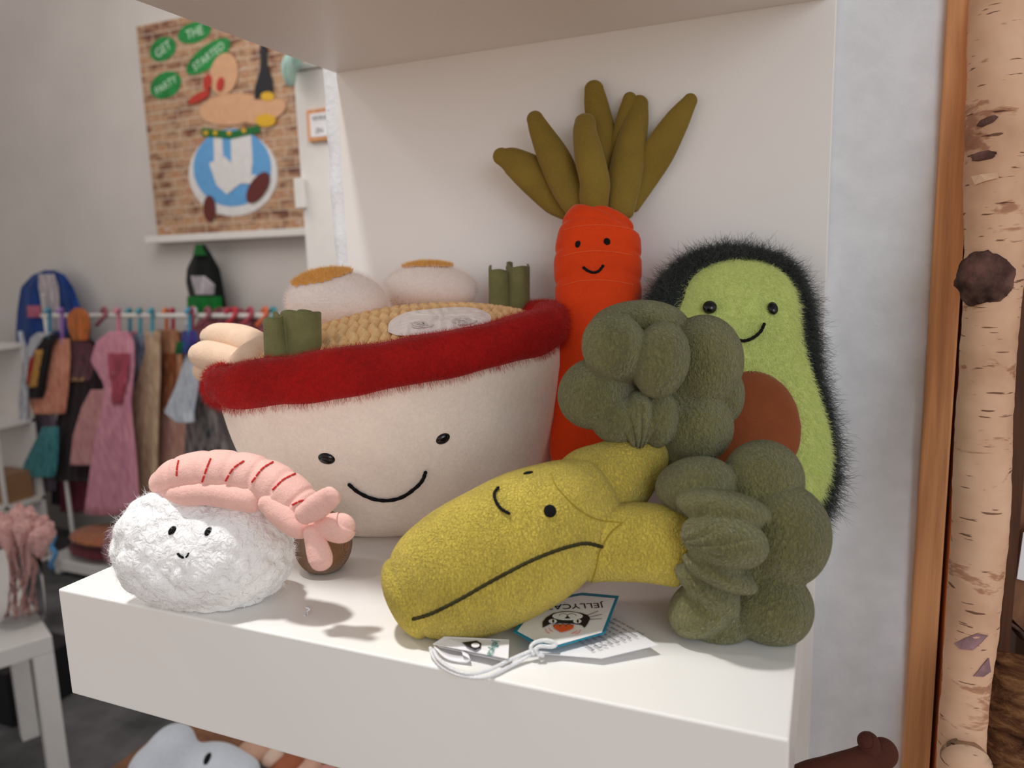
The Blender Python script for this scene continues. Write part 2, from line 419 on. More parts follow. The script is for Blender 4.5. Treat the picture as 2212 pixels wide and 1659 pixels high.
# rolled green leaves (sheets of felt, rolled)
def roll(x0, x1, ytop, ybot, d, turns, seed, lobes_=3, amp=.12, start=0., lean=0.):
    V = []; n = 150; mrows = 12; cx = (x0+x1)/2; R0 = (x1-x0)/2*d/FPX; c0 = U(cx, ybot, d); h = (ybot-ytop)*d/FPX
    for k_ in range(mrows):
        f = k_/(mrows-1)
        for i in range(n):
            s_ = i/(n-1); a = start+s_*turns*2*math.pi
            r = R0*(1-.80*s_)*(1+amp*math.sin(lobes_*a+seed+.9*f)+.05*math.sin(7*a+seed))*(.94+.08*f)
            V.append(c0+RT*(math.cos(a)*r+lean*f*h)+FW*math.sin(a)*r*.8+UP*(h*f*(1+.09*math.sin(a*1.3+seed)-.12*s_)))
    V = np.array(V); F = grid_faces(mrows, n, False)
    o = mesh('green_roll', V, F, M['seaweed'], bowl)
    m = o.modifiers.new('thickness', 'SOLIDIFY'); m.thickness = .0014; m.offset = 0
    return o
def leafsheet(name_d, plan, ytop, ybot, d, slant, seed):
    """a sheet of felt standing on edge: plan = (x px, depth offset m) along the sheet"""
    C_ = catmull([(a, b, 0) for a, b in plan], 60); mrows = 10; V = []
    for k_ in range(mrows):
        f = k_/(mrows-1)
        for i, (x, dd, _) in enumerate(C_):
            u = i/59; top = ytop+5*math.sin(5*u+seed)+3*math.sin(13*u+seed)
            V.append(U(x+slant*(1-f)*u, ybot+(top-ybot)*f, d+dd*(.6+.4*f)))
    o = mesh('green_roll', np.array(V), grid_faces(mrows, 60, False), M['seaweed'], bowl)
    m = o.modifiers.new('thickness', 'SOLIDIFY'); m.thickness = .0015; m.offset = 0; return o
leafsheet('', [(574, .012), (571, -.004), (586, -.012), (606, -.008), (618, .004), (600, .012)], 686, 790, .470, 26, 1)
leafsheet('', [(688, .014), (691, -.002), (676, -.012), (648, -.016), (622, -.010), (608, .002), (614, .012)], 676, 786, .470, 12, 2)
leafsheet('', [(640, .010), (650, -.004), (668, -.006), (672, .006), (656, .012), (640, .004), (646, -.004), (660, -.002)], 674, 770, .468, 0, 3)
leafsheet('', [(592, .012), (604, -.002), (622, -.004), (634, .008)], 680, 770, .468, 10, 4)
leafsheet('', [(1060, .010), (1058, -.006), (1074, -.012), (1094, -.008), (1102, .006), (1094, .014)], 580, 700, .585, 10, 5)
leafsheet('', [(1140, .014), (1142, -.004), (1128, -.014), (1106, -.012), (1096, .0), (1106, .010)], 572, 702, .585, 0, 6)
# bamboo shoots
for nm, P_, rt_ in [('bamboo_shoot', [(452, 728, .585, 20), (475, 728, .575, 31), (530, 738, .555, 34), (590, 768, .53, 34)], 1.),
                ('bamboo_shoot', [(430, 765, .560, 24), (450, 768, .555, 33), (510, 785, .54, 33), (560, 812, .52, 30)], 1.),
                ('bamboo_shoot', [(440, 800, .565, 24), (470, 800, .555, 22), (520, 812, .54, 20)], 1.),
                ('bamboo_shoot', [(568, 752, .525, 28), (548, 772, .522, 36), (520, 800, .52, 36)], .9)]:
    V, F = sweep([px(*q) for q in P_], 50, 36, rt_, .8, .8); V += (vnoise(V, 150, 3)*.0006)[:, None]*UP
    mesh(nm, V, F, M['bamboo'], bowl)
# fish cake with embroidered swirls
V = []; F = []
pts = [(838, 722), (842, 700), (866, 686), (905, 680), (950, 676), (1000, 672), (1045, 676), (1062, 692), (1050, 706), (1010, 716), (960, 722), (905, 728), (862, 730)]
pc = catmull([(a, b, 0) for a, b in pts+[pts[0]]], 72)[:-1, :2]
def surf(x, y, off): 
    return hit(noodles, x, y)[0]+EZ*off
cx, cy = pc.mean(0); V = []; nrr = 10
for i in range(nrr):
    f = 1-i/nrr; 
    for x, y in pc:
        xx, yy = cx+(x-cx)*f, cy+(y-cy)*f
        try: p = surf(xx, yy, 0)
        except RuntimeError: p = surf(xx, min(yy+25, 735), 0)
        V.append(p+EZ*(.0015+.0042*(1-f**6)))
V = np.array(V); ns = len(pc)
F = grid_faces(nrr, ns)+[tuple((nrr-1)*ns+j for j in range(ns))]
cake = mesh('fish_cake', V, F, M['white_fur'], bowl)
m = cake.modifiers.new('s', 'SUBSURF'); m.levels = m.render_levels = 1
M['grey_thread'] = plain('grey_thread', (216, 206, 200), .8)
_tree.clear()
for sx, sy, sr in [(908, 702, 20), (1000, 694, 22)]:
    P = []
    for i in range(40):
        a = i*.32; r = sr*(1-i/46); P.append((sx+r*math.cos(a)*1.3, sy+r*math.sin(a)*.36))
    try: o = stitch(cake, P, .0006, 'grey_thread', .0006, 80, 'swirl', parent=cake); 
    except RuntimeError: pass
# corduroy feet
def cord(name, rgb):
    m, t, b = base_mat(name, rgb, .9, .3, .1); co = coords(t)
    wv = t.nodes.new('ShaderNodeTexWave'); wv.inputs['Scale'].default_value = 800; wv.bands_direction = 'X'; wv.inputs['Distortion'].default_value = 0
    t.links.new(co, wv.inputs[0]); t.links.new(ramp(t, wv.outputs['Fac'], [(0, shade(rgb, .92)), (1, shade(rgb, 1.06))]), b.inputs['Base Color'])
    bump(t, b, wv.outputs['Fac'], .6, .0008); return m
M['cord'] = cord('brown_corduroy', (140, 98, 62))
for (x, y, d, rx, ry) in [(698, 1172, .452, 62, 70), (1120, 1172, .430, 62, 62)]:
    P, F = blob(U(x, y, d), [lobe(x, y, d, rx, ry, rx*1.0)], 5, .003)
    P[:, 2] = np.maximum(P[:, 2], 0.0006); mesh('foot', P, F, M['cord'], bowl)
eye(body, 705, 991, 20, 15, flat=.6); eye(body, 957, 948, 17, 13, flat=.6, rot=25)
stitch(body, [(756, 1044), (775, 1060), (805, 1074), (838, 1078), (870, 1070), (898, 1050), (912, 1034), (918, 1018)], .00115, off=.0016)
hair(body, HM['cream'], 26000, .0026, brown=.0006, radius=.00011, tilt=(0, 0, -.0003))
hair(rim, HM['red'], 30000, .0034, brown=.0010, radius=.00013, tilt=(0, 0, -.0004))
for o in (egg1, egg2): hair(o, HM['white'], 9000, .0030, brown=.0008, radius=.00011)
for o in (y1, y2): hair(o, HM['yolk'], 4000, .0032, brown=.0008, radius=.00013)
hair(cake, HM['white'], 4000, .0016, brown=.0004, radius=.0001)

# ================================================================== SHRIMP SUSHI PLUSH
sb = onZ(445, 1262)
sushi = thing('sushi_plush', 'small white fluffy rice plush topped with a pink shrimp, tiny face', 'plush toy', sb)
M['rice'] = plush('white_sherpa', (250, 250, 250), 260, .8, .03, .3, (1, 1, 1), .95, .0025)
ds = .413; g = np.random.default_rng(4); rl = []
C0 = U(440, 1178, ds)
rl = [lobe(346, 1168, ds, 76, 88, 76), lobe(440, 1170, ds, 145, 106, 92), lobe(534, 1176, ds, 76, 88, 76), lobe(410, 1222, ds, 105, 68, 78), lobe(495, 1215, ds, 105, 70, 80)]
P0, F0 = blob(C0, rl, 6, .02)
def ricedisp(P, D):
    return vnoise(P, 330, 21)*.0011+np.abs(vnoise(P, 620, 22))*.0012+vnoise(P, 140, 23)*.0012-.002
P, F = blob(C0, rl, 6, .02)
Dn = nrm(P-C0) if False else (P-C0)/np.linalg.norm(P-C0, axis=1)[:, None]
# worms of sherpa wool: many small tufts raised on the surface
tc = P[g.choice(len(P), 520, replace=False)]; th_ = g.uniform(.0030, .0060, 520)
h = np.zeros(len(P))
for c, r_ in zip(tc, th_):
    d2 = ((P-c)**2).sum(1); h = np.maximum(h, r_*.62*np.sqrt(np.maximum(0, 1-d2/(r_*r_*1.6))))
P = P+Dn*(h+vnoise(P, 120, 23)*.0014-.0016)[:, None]
P[:, 2] = np.maximum(P[:, 2], .0006)
rice = mesh('rice_body', P, F, M['rice'], sushi)
M['pink'] = plush('pink_velour', (243, 194, 183), 1000, .35, .05, .5, (1, 1, 1))
M['red_thread'] = plain('red_thread', (205, 52, 48), .8)
# shrimp: segmented back, flap, three tail fins
segs = [0, .13, .30, .44, .58, .72, .86, 1.]
def segdisp(f, a):
    f2 = (f-.08)/.84; dmin = min(abs(f2-s_) for s_ in segs[1:-1])
    return -.075*math.exp(-(dmin/.018)**2)
SP = [(352, 1044, .411, 30), (385, 1030, .407, 42), (440, 1020, .403, 47), (500, 1022, .400, 49), (560, 1036, .397, 50), (612, 1062, .393, 50), (650, 1095, .390, 46), (678, 1125, .387, 34)]
V, F = sweep([px(*q) for q in SP], 150, 48, .95, .9, .6, disp=segdisp)
shr = mesh('shrimp', V, F, M['pink'], sushi)
V, F = sweep([px(*q) for q in [(358, 1064, .405, 16), (400, 1068, .397, 24), (450, 1066, .394, 26), (500, 1072, .391, 28), (545, 1078, .390, 30)]], 60, 30, .8, .8, .8)
mesh('belly_flap', V, F, M['pink'], sushi)
V, F = sweep([px(*q) for q in [(580, 1086, .386, 24), (610, 1110, .384, 30), (645, 1138, .382, 26), (672, 1148, .382, 14)]], 50, 30, .8, .9, .8)
mesh('belly_flap', V, F, M['pink'], sushi)
for P_ in [[(655, 1112, .371, 22), (680, 1098, .368, 28), (705, 1080, .365, 26), (716, 1072, .363, 23)],
           [(680, 1135, .376, 18), (705, 1138, .373, 28), (735, 1140, .372, 34), (742, 1134, .372, 28)],
           [(672, 1150, .373, 18), (684, 1180, .371, 25), (692, 1205, .370, 27), (694, 1212, .370, 25)]]:
    V, F = sweep([px(*q) for q in P_], 40, 30, .55, .9, .85); mesh('tail_fin', V, F, M['pink'], sushi)
def dash(objs, pts, r, k_, mat='red_thread', par=None, name='stitching'):
    """a row of short visible stitches, one part"""
    C_ = catmull([(a, b, 0) for a, b in pts], k_*8); L = []
    for i in range(k_):
        q = [hit(objs, C_[i*8+j][0], C_[i*8+j][1], .0003)[0] for j in (0, 2, 4, 5)]
        L.append(sweep([(p, r) for p in q], 10, 6))
    V, F = merge(*L); o0 = objs[0] if isinstance(objs, (list, tuple)) else objs
    return mesh(name, V, F, M[mat], par or o0)
sub(shr)
for pts, k_ in [([(386, 996), (383, 1012), (382, 1030)], 3), ([(455, 992), (447, 1012), (436, 1044)], 4), ([(526, 997), (504, 1013), (486, 1042)], 4),
                ([(589, 999), (566, 1014), (543, 1044)], 5), ([(637, 1024), (612, 1037), (588, 1060)], 5), ([(668, 1080), (648, 1083), (630, 1092)], 3)]:
    dash(shr, pts, .00055, k_)
for x, y, r_ in [(372, 1146, 25), (450, 1148, 20)]: eye(rice, x, y, 7, 11, 'black_thread', .8, -r_, .0)
stitch(rice, [(388, 1197), (392, 1201), (397, 1204)], .0007, off=.0015, n=8, name='mouth'); stitch(rice, [(405, 1203), (408, 1200), (410, 1196)], .0005, off=.0015, n=8, name='mouth')
hair(rice, HM['rice'], 9000, .0009, brown=.0020, radius=.00010, rnd=.6)

# ================================================================== BROCCOLI PLUSH
bb = onZ(1180, 1330)
broc = thing('broccoli_plush', 'olive green and yellow plush broccoli with smiling face lying on the shelf', 'plush toy', bb)
M['stalk'] = plush('chartreuse_velour', (206, 184, 80), 900, 1., .12, .45, (1, 1, .55), .9, .0026)
M['floret'] = plush('olive_velour', (120, 118, 78), 760, .9, .18, .8, (1, 1, .5), .95, .0046)
M['olive_thread'] = plush('olive_thread', (58, 54, 28), 1500, .8, .3, .1)
STK = [(878, 1292, .3705, 92), (925, 1268, .372, 124), (995, 1236, .372, 144), (1080, 1196, .372, 150), (1160, 1152, .374, 146), (1230, 1112, .376, 126), (1290, 1080, .380, 100)]
def stdisp(f, a): return -.045*math.exp(-((f-.078-.008*math.sin(a))/.009)**2)
Vs, Fs = sweep([px(*q) for q in STK], 110, 90, .80, .45, .4, disp=stdisp, sq=2.35)
Vs[:, 2] = np.maximum(Vs[:, 2], .0005); stalk = mesh('stalk', Vs, Fs, M['stalk'], broc)
UB = [(1240, 1090, .383, 92), (1290, 1060, .385, 100), (1340, 1025, .388, 84), (1385, 985, .392, 62), (1400, 950, .398, 46)]
Vu, Fu = sweep([px(*q) for q in UB], 70, 60, .8, .5, .5); up_br = mesh('branch', Vu, Fu, M['stalk'], broc)
LB = [(1270, 1180, .372, 78), (1330, 1172, .368, 84), (1400, 1172, .365, 86), (1470, 1185, .364, 84)]
Vl, Fl = sweep([px(*q) for q in LB], 60, 60, .75, .5, .3); lo_br = mesh('branch', Vl, Fl, M['stalk'], broc)
def folds(px0, py0, d, axis_ang, width, amp, nf, seed, reach=120):
    """gathered folds fanning out of the neck of a floret"""
    c = U(px0, py0, d); k_ = d/FPX; a0 = math.radians(axis_ang)
    def f(P, D):
        q = P-c; x = q@RT/k_; y = q@UP/k_; w_ = q@(-FW)
        ang = np.arctan2(y, x)-a0; ang = (ang+np.pi) % (2*np.pi)-np.pi; r = np.hypot(x, y)
        m = np.exp(-(ang/math.radians(width))**4)*np.exp(-(r/reach)**3)*(w_ > -.01)
        rid = np.abs(np.sin(ang*nf+.8*np.sin(ang*3+seed)+.004*r*math.sin(seed)))
        return amp*m*(rid**.7-.5)
    return f
fa = folds(1375, 985, .39, 96, 34, .0030, 11, 1, 115)
du = .405
def shell(d, L): return [lobe(x, y, d+dd, rx, ry, rd, rot) for x, y, rx, ry, rd, dd, rot in L]
LU = shell(du, [(1328, 750, 70, 76, 66, -.026, 28), (1427, 778, 62, 84, 64, -.029, -10), (1380, 706, 108, 58, 76, -.002, 0), (1520, 780, 84, 100, 82, -.009, 0), (1284, 850, 82, 76, 74, -.013, 30),
     (1335, 903, 60, 56, 58, -.018, 0), (1500, 925, 84, 78, 74, -.010, 25), (1378, 905, 36, 62, 50, -.022, 0), (1424, 905, 40, 64, 50, -.021, -6), (1560, 852, 46, 66, 60, -.002, 0), (1470, 965, 70, 40, 60, -.004, 15), (1410, 830, 145, 125, 120, .014, 0)])
def dU(P, D): return fa(P, D)+vnoise(P, 90, 31)*.0007
Pu, Fu2 = blob(U(1412, 838, du-.010), LU, 7, .0009, dU)
fl1 = mesh('floret', Pu, Fu2, M['floret'], broc)
dl = .363
LL = shell(dl, [(1648, 1036, 88, 86, 74, .004, 0), (1500, 1044, 86, 60, 66, -.001, 12), (1560, 1098, 100, 40, 60, -.017, -10), (1700, 1156, 92, 110, 84, -.007, 0), (1565, 1168, 94, 60, 66, -.023, -14),
     (1556, 1238, 86, 30, 60, -.020, -24), (1528, 1275, 84, 30, 60, -.014, -38), (1668, 1312, 86, 84, 76, -.006, -10), (1516, 1312, 82, 58, 70, -.006, 35), (1560, 1352, 66, 40, 60, -.002, 10), (1602, 1195, 142, 160, 120, .014, 0)])
fb = folds(1440, 1165, .352, 15, 60, .0011, 11, 2, 140)
fc = folds(1470, 1220, .352, -48, 34, .0014, 12, 3, 170)
def dL(P, D): return fb(P, D)+fc(P, D)+vnoise(P, 90, 32)*.0007
Pl, Fl2 = blob(U(1595, 1195, dl-.004), LL, 7, .0020, dL)
Pl[:, 2] = np.maximum(Pl[:, 2], .0005)
fl2 = mesh('floret', Pl, Fl2, M['floret'], broc)
allst = [stalk, up_br, lo_br]
eye(allst, 1188, 1104, 14, 14, 'black_thread', .25, 0, -.2); eye(allst, 1141, 1022, 11, 4.5, 'black_thread', .3, 5, -.2)
stitch(allst, [(1077, 1056), (1069, 1068), (1072, 1084), (1083, 1100), (1100, 1110)], .00075, off=.0008, n=24)
stitch(allst, [(893, 1337), (925, 1328), (960, 1312), (1000, 1291), (1050, 1262), (1100, 1235), (1150, 1210), (1200, 1190), (1240, 1178), (1268, 1174), (1300, 1181)], .00092, 'olive_thread', .0001, 90, 'side_seam')
# pale seams where panels meet
M['seam'] = plush('stalk_seam', (160, 138, 46), 1200, .6, .15, .2)
for pts in ([(828, 1166), (840, 1195), (862, 1235), (880, 1275), (892, 1320), (896, 1380)], [(1190, 1022), (1200, 1048), (1220, 1072), (1250, 1100), (1290, 1122), (1338, 1128)], [(1278, 1258), (1288, 1225), (1296, 1190), (1318, 1152), (1345, 1128)]):
    try: stitch(allst, pts, .0004, 'seam', -.0001, 40, 'panel_seam')
    except RuntimeError as ex: print('SEAM', ex)
# ================================================================== CARROT PLUSH
cb = onZ(1235, 1050)
carrot = thing('carrot_plush', 'orange plush carrot with tall olive leaves leaning on the back panel', 'plush toy', cb)
M['orange'] = plush('orange_velour', (226, 68, 22), 700, .12, .06, .9, (1, 1, 1), .85)
M['leaf'] = plush('olive_leaf_velour', (134, 112, 48), 800, .12, .08, .9, (1, 1, 1), .85)
seamy = [485, 548, 612, 672, 735, 800, 870, 940]
CP = [(1306, 474, .5500, 66), (1297, 498, .549, 86), (1291, 560, .547, 94), (1292, 640, .545, 93), (1287, 760, .540, 90), (1272, 880, .534, 82), (1254, 985, .529, 68), (1243, 1045, .524, 50), (1238, 1092, .522, 34)]
cp = catmull([(q[0], q[1], 0) for q in CP], 160)
def cdisp(f, a):
    y = 455+f*(1100-455)
    y2 = y+16*abs(math.sin(a))**2-8
    return -.035*sum(math.exp(-((y2-s_)/7)**2) for s_ in seamy)
V, F = sweep([px(*q) for q in CP], 220, 80, .72, .35, .9, disp=cdisp, sq=2.2)
cbody = mesh('carrot_body', V, F, M['orange'], carrot)
LEAF = [([(1082, 338, .573, 19), (1110, 350, .573, 31), (1160, 385, .572, 42), (1205, 430, .570, 38), (1238, 462, .565, 22)], .55),
        ([(1156, 258, .563, 19), (1168, 285, .562, 25), (1195, 340, .560, 34), (1225, 400, .558, 36), (1262, 462, .552, 30)], .7),
        ([(1283, 194, .571, 21), (1288, 230, .571, 27), (1300, 300, .569, 33), (1308, 380, .565, 32), (1310, 450, .555, 26)], .6),
        ([(1361, 214, .575, 15), (1352, 260, .575, 22), (1338, 340, .572, 26), (1325, 420, .565, 24)], .6),
        ([(1491, 218, .573, 16), (1462, 262, .573, 28), (1425, 325, .571, 35), (1392, 385, .567, 30), (1362, 445, .558, 20)], .55),
        ([(1381, 224, .558, 19), (1374, 265, .556, 27), (1360, 335, .553, 34), (1348, 400, .550, 34), (1340, 458, .547, 28)], .75),
        ([(1262, 266, .551, 23), (1262, 290, .546, 27), (1272, 335, .540, 33), (1286, 390, .540, 33), (1284, 430, .542, 31), (1286, 462, .546, 26)], .8)]
for li, (P_, r_) in enumerate(LEAF):
    if li < 5: P_ = [(x, y, min(d, dwall(x, y, .006+r*.00035*r_)), r) for x, y, d, r in P_]
    V, F = sweep([px(*q) for q in P_], 70, 44, r_, 1.0, .6); V += (vnoise(V, 90, 41)*.0008)[:, None]*RT
    mesh('leaf', V, F, M['leaf'], carrot)
eye(cbody, 1248, 527, 6.2, 9.5, 'black_thread', .35, -4, -.1); eye(cbody, 1311, 522, 7.5, 9.5, 'black_thread', .35, 0, -.1)
stitch(cbody, [(1261, 578), (1270, 585), (1281, 589), (1293, 586), (1302, 575)], .0010, off=.0003, n=20)
M['pale_orange_thread'] = plain('pale_orange_thread', (240, 112, 60), .8)
for y in (490, 546, 609):
    dash(cbody, [(1215, y+8), (1250, y-1), (1290, y-4), (1330, y-1), (1368, y+6)], .00028, 30, 'pale_orange_thread')

# ================================================================== AVOCADO PLUSH
avb = onZ(1640, 1190)
avo = thing('avocado_plush', 'furry avocado half plush with green face, dark fur skin and brown stone', 'plush toy', avb)
M['dark_fur'] = plush('dark_skin_fur', (44, 48, 46), 300, .6, .2, .2, (1, 1, 1))
M['lime'] = plush('lime_short_fur', (200, 212, 128), 380, .45, .08, .4, (1, 1, 1))
M['stone'] = plush('brown_velour', (142, 76, 44), 900, .25, .06, .5, (1, 1, 1))
def depth_avo(x, y): return .5235+(y-530)*(.462-.5235)/(1190-530)
def pillow(name, out, front, back, mat, parent, nring=26, n=150, q=2.2, seed=0, off=0., dfun=depth_avo, amp=.0006):
    C2 = catmull([(a, b, 0) for a, b in out+[out[0]]], n+1)[:-1, :2]; cx, cy = C2.mean(0); V = []
    for side, T in ((1, front), (-1, back)):
        for i in range(nring+(1 if side == 1 else 0)):
            s_ = math.sin(math.pi/2*(i/nring)) if side == 1 else math.sin(math.pi/2*((nring-1-i)/nring))
            s_ = max(s_, .004); h_ = T*(1-s_**q)**(1/2.0)
            for x, y in C2:
                xx, yy = cx+(x-cx)*s_, cy+(y-cy)*s_
                d = dfun(xx, yy)+off-side*h_
                V.append(U(xx, yy, 1.)*0+CAM+ray(xx, yy)*(dfun(xx, yy)+off)-FW*side*h_)
    V = np.array(V); V += (vnoise(V, 100, seed)*amp)[:, None]
    nr = len(V)//n; F = grid_faces(nr, n)+[tuple(range(n))[::-1], tuple((nr-1)*n+j for j in range(n))]
    return mesh(name, V, F, mat, parent)
DK = [(1412, 652), (1434, 608), (1472, 570), (1522, 544), (1584, 536), (1652, 548), (1704, 574), (1736, 636), (1748, 716), (1757, 800), (1778, 880), (1792, 960), (1792, 1040), (1772, 1100), (1735, 1150), (1660, 1182), (1580, 1180), (1515, 1140), (1480, 1060), (1474, 960), (1470, 860), (1440, 780), (1412, 710)]
skin = pillow('avocado_skin', DK, .020, .034, M['dark_fur'], avo, q=3, seed=51)
GR = [(1462, 662), (1484, 610), (1520, 578), (1578, 560), (1640, 564), (1688, 590), (1714, 642), (1720, 710), (1740, 790), (1765, 870), (1786, 960), (1782, 1035), (1757, 1092), (1700, 1140), (1630, 1160), (1560, 1130), (1515, 1060), (1500, 960), (1496, 860), (1470, 780), (1446, 720)]
face = pillow('avocado_flesh', GR, .022, .008, M['lime'], avo, q=3, seed=52, off=-.008)
ST = [(1622+a*math.cos(t)+8*math.sin(t), 918+b*math.sin(t)) for t, a, b in [(2*math.pi*i/16, 104, 122) for i in range(16)]]
stone = pillow('avocado_stone', ST, .024, .004, M['stone'], avo, q=2.4, seed=53, off=-.022)
eye(face, 1533, 668, 15, 15, flat=.8, sink=-.7); eye(face, 1667, 669, 11, 15, flat=.8, sink=-.7)
stitch(face, [(1560, 722), (1575, 733), (1592, 739), (1608, 740), (1625, 733), (1640, 720), (1647, 705)], .00105, off=.0032, n=30)
vg = skin.vertex_groups.new(name='pile_area'); nv = len(skin.data.vertices)
vg.add([i for i in range(nv) if i//150 > 26 or math.sin(math.pi/2*(i//150)/26) > .90], 1., 'REPLACE')
hair(skin, HM['dark'], 70000, .0090, brown=.004, radius=.00019, rnd=.5, tilt=(0, 0, -.001), grp='pile_area')
hair(face, HM['lime'], 50000, .0036, brown=.0012, radius=.00014, rnd=.45, tilt=(0, 0, -.0008))
# ================================================================== LABELS AND CORD OF THE BROCCOLI
M['card'] = plain('white_card', (240, 240, 243), .35, .4, .01)
M['teal'] = plain('teal_print', (0, 134, 162), .4)
M['ink'] = plain('black_ink', (34, 28, 34), .5)
M['green_ink'] = plain('green_ink', (44, 132, 120), .5)
M['orange_ink'] = plain('orange_ink', (226, 96, 52), .5)
M['grey_ink'] = plain('grey_ink', (92, 88, 98), .6)
M['cord'] = plush('white_cord', (246, 246, 248), 1400, .8, .03, .2)
tags = thing('swing_tag', 'white and teal cardboard swing tags with cat logo tied by white cord', 'tag', onZ(1230, 1390))
tags.parent = None
def Lc(x, y, z): return onZ(x, y, z)
# rear leaflet
Z2 = .0035
lf = flatpoly('leaflet', [Lc(1160, 1412, .0022), Lc(1299, 1423, .0030), Lc(1421, 1394, .0044), Lc(1330, 1338, .0030), Lc(1200, 1320, .0022)], M['card'], tags, .0003, (0, 0, 1))
o_ = Lc(1310, 1404, .0036); exl = Lc(1250, 1378, .0036)-o_; eyl = -(Lc(1330, 1372, .0036)-o_)*-1
lines = ['Remove all tags before', 'giving to a child. Visit', 'of our social pages for', 'information', 'Enlever toutes les', 'avant de le donner', 'Veuillez noter de', 'conserver ces infos', 'pour votre sécurité']
# text runs away from the right-hand edge, upside down to the viewer
a0, a1 = Lc(1286, 1405, .0040), Lc(1392, 1372, .0050)
ex_ = nrm(Lc(1254, 1386, .004)-Lc(1287, 1406, .004)); ey_ = np.cross([0, 0, 1.], ex_)
for i, s_ in enumerate(lines):
    f_ = i/(len(lines)-1); p = a0*(1-f_)+a1*f_
    text('lettering', s_, p+np.array([0, 0, .0004]), ex_, ey_, .0026, M['grey_ink'], lf)
# front tag: teal border card under a white card
def zt(x, y): return .0055+(1397-y)*.00003
FT = [(1109, 1366), (1153, 1390), (1201, 1399), (1306, 1369), (1337, 1289), (1258, 1282), (1160, 1300)]
bt = flatpoly('card', [Lc(x, y, zt(x, y)) for x, y in FT], M['teal'], tags, .0005, (0, 0, 1))
cx_, cy_ = 1225, 1338
FI = [(x+(cx_-x)*.075, y+(cy_-y)*.085) for x, y in FT]
ci = flatpoly('card_face', [Lc(x, y, zt(x, y)+.0007) for x, y in FI], M['card'], bt, .0002, (0, 0, 1)); sub(ci)
def T2(x, y, h=.0011): return Lc(x, y, zt(x, y)+h)
exj = T2(1226, 1312)-T2(1302, 1309); eyj = T2(1262, 1322)-T2(1265, 1300)
text('lettering', 'JELLYCAT', T2(1302, 1302, .0010), exj, eyj, .0068, M['ink'], bt)
def inkpoly(name, pts, mat, par, h=.0011, th=.0001):
    o = flatpoly(name, [T2(x, y, h) for x, y in pts], M[mat], par, th, (0, 0, 1)); return o
def arcp(cx, cy, rx, ry, a0, a1, n=20, rot=0):
    c, s_ = math.cos(math.radians(rot)), math.sin(math.radians(rot)); L = []
    for t in np.linspace(math.radians(a0), math.radians(a1), n):
        x, y = rx*math.cos(t), ry*math.sin(t); L.append((cx+x*c-y*s_, cy+x*s_+y*c))
    return L
# cat head, upside down: ears point to the viewer
head = [(1172, 1356), (1190, 1347), (1210, 1346), (1235, 1347), (1256, 1350), (1263, 1356), (1269, 1348), (1275, 1336), (1270, 1329), (1255, 1324), (1235, 1321), (1215, 1321), (1195, 1325), (1180, 1334), (1172, 1344)]
hd = inkpoly('logo', head, 'ink', bt)
inkpoly('logo', arcp(1226, 1331, 33, 8.5, 0, 360, 28)[:-1], 'card', bt, .00125)
for x in (1194, 1247): inkpoly('logo', arcp(x, 1342, 9, 4.4, 0, 360, 20)[:-1], 'card', bt, .00125); inkpoly('logo', arcp(x+1, 1342, 2.2, 3.8, 0, 360, 12)[:-1], 'ink', bt, .0014)
inkpoly('logo', [(1220, 1336), (1232, 1336), (1226, 1330)], 'ink', bt, .0014)
def inkline(pts, r, mat, par): 
    V, F = sweep([(T2(x, y, .0013), r) for x, y in pts], 24, 6); return mesh('logo', V, F, M[mat], par)
inkline(arcp(1217, 1330, 9, 4, 180, 360), .00018, 'ink', bt); inkline(arcp(1235, 1330, 9, 4, 180, 360), .00018, 'ink', bt)
for a, b in [((1268, 1334), (1300, 1327)), ((1270, 1338), (1300, 1336)), ((1266, 1330), (1292, 1320))]: inkline([a, ((a[0]+b[0])/2, (a[1]+b[1])/2), b], .00012, 'ink', bt)
inkpoly('logo', [(1194, 1350), (1215, 1349), (1240, 1350), (1238, 1357), (1230, 1361), (1220, 1364), (1212, 1366), (1205, 1362), (1197, 1357)], 'orange_ink', bt, .00125)
for k_ in (0, 1, 2): inkline(arcp(1203+k_*13, 1353, 6, 5, 180, 360), .00014, 'ink', bt)
inkline([(1178, 1358), (1181, 1364), (1187, 1368)], .00014, 'orange_ink', bt); inkline([(1186, 1356), (1189, 1361), (1194, 1364)], .00014, 'orange_ink', bt)
inkline([(1246, 1362), (1241, 1366), (1235, 1368)], .00014, 'orange_ink', bt); inkline([(1254, 1360), (1251, 1366), (1244, 1369)], .00014, 'orange_ink', bt)
# small woven label sewn into the tip of the stalk
M['satin'] = plain('white_satin', (238, 236, 240), .5, .5, .02)
def ribbon(name, line, wv, mat, par, thick=.0003):
    V = []; 
    for p in catmull(line, 40): V += [p, p+wv]
    F = grid_faces(40, 2, False); o = mesh(name, V, F, mat, par)
    m = o.modifiers.new('t', 'SOLIDIFY'); m.thickness = thick; return o
lb = flatpoly('woven_label', [Lc(935, 1392, .004), Lc(1098, 1424, .0050), Lc(1100, 1383, .0062), Lc(960, 1376, .006)], M['satin'], broc, .0003, (0, 0, 1))
lb2 = flatpoly('woven_label', [Lc(940, 1396, .002), Lc(1096, 1430, .0022), Lc(1099, 1392, .0022), Lc(960, 1380, .002)], M['satin'], broc, .0003, (0, 0, 1))
wv = Lc(1010, 1402, .0015)-Lc(1020, 1432, .0015)
ribbon('woven_label', [Lc(938, 1400, .003), Lc(965, 1424, .0015), Lc(1005, 1432, .0012), Lc(1016, 1424, .003), Lc(1000, 1414, .004)], wv*.45, M['satin'], broc)
sub(lb)
def T3(x, y, h=0.): return Lc(x, y, .0061+h)
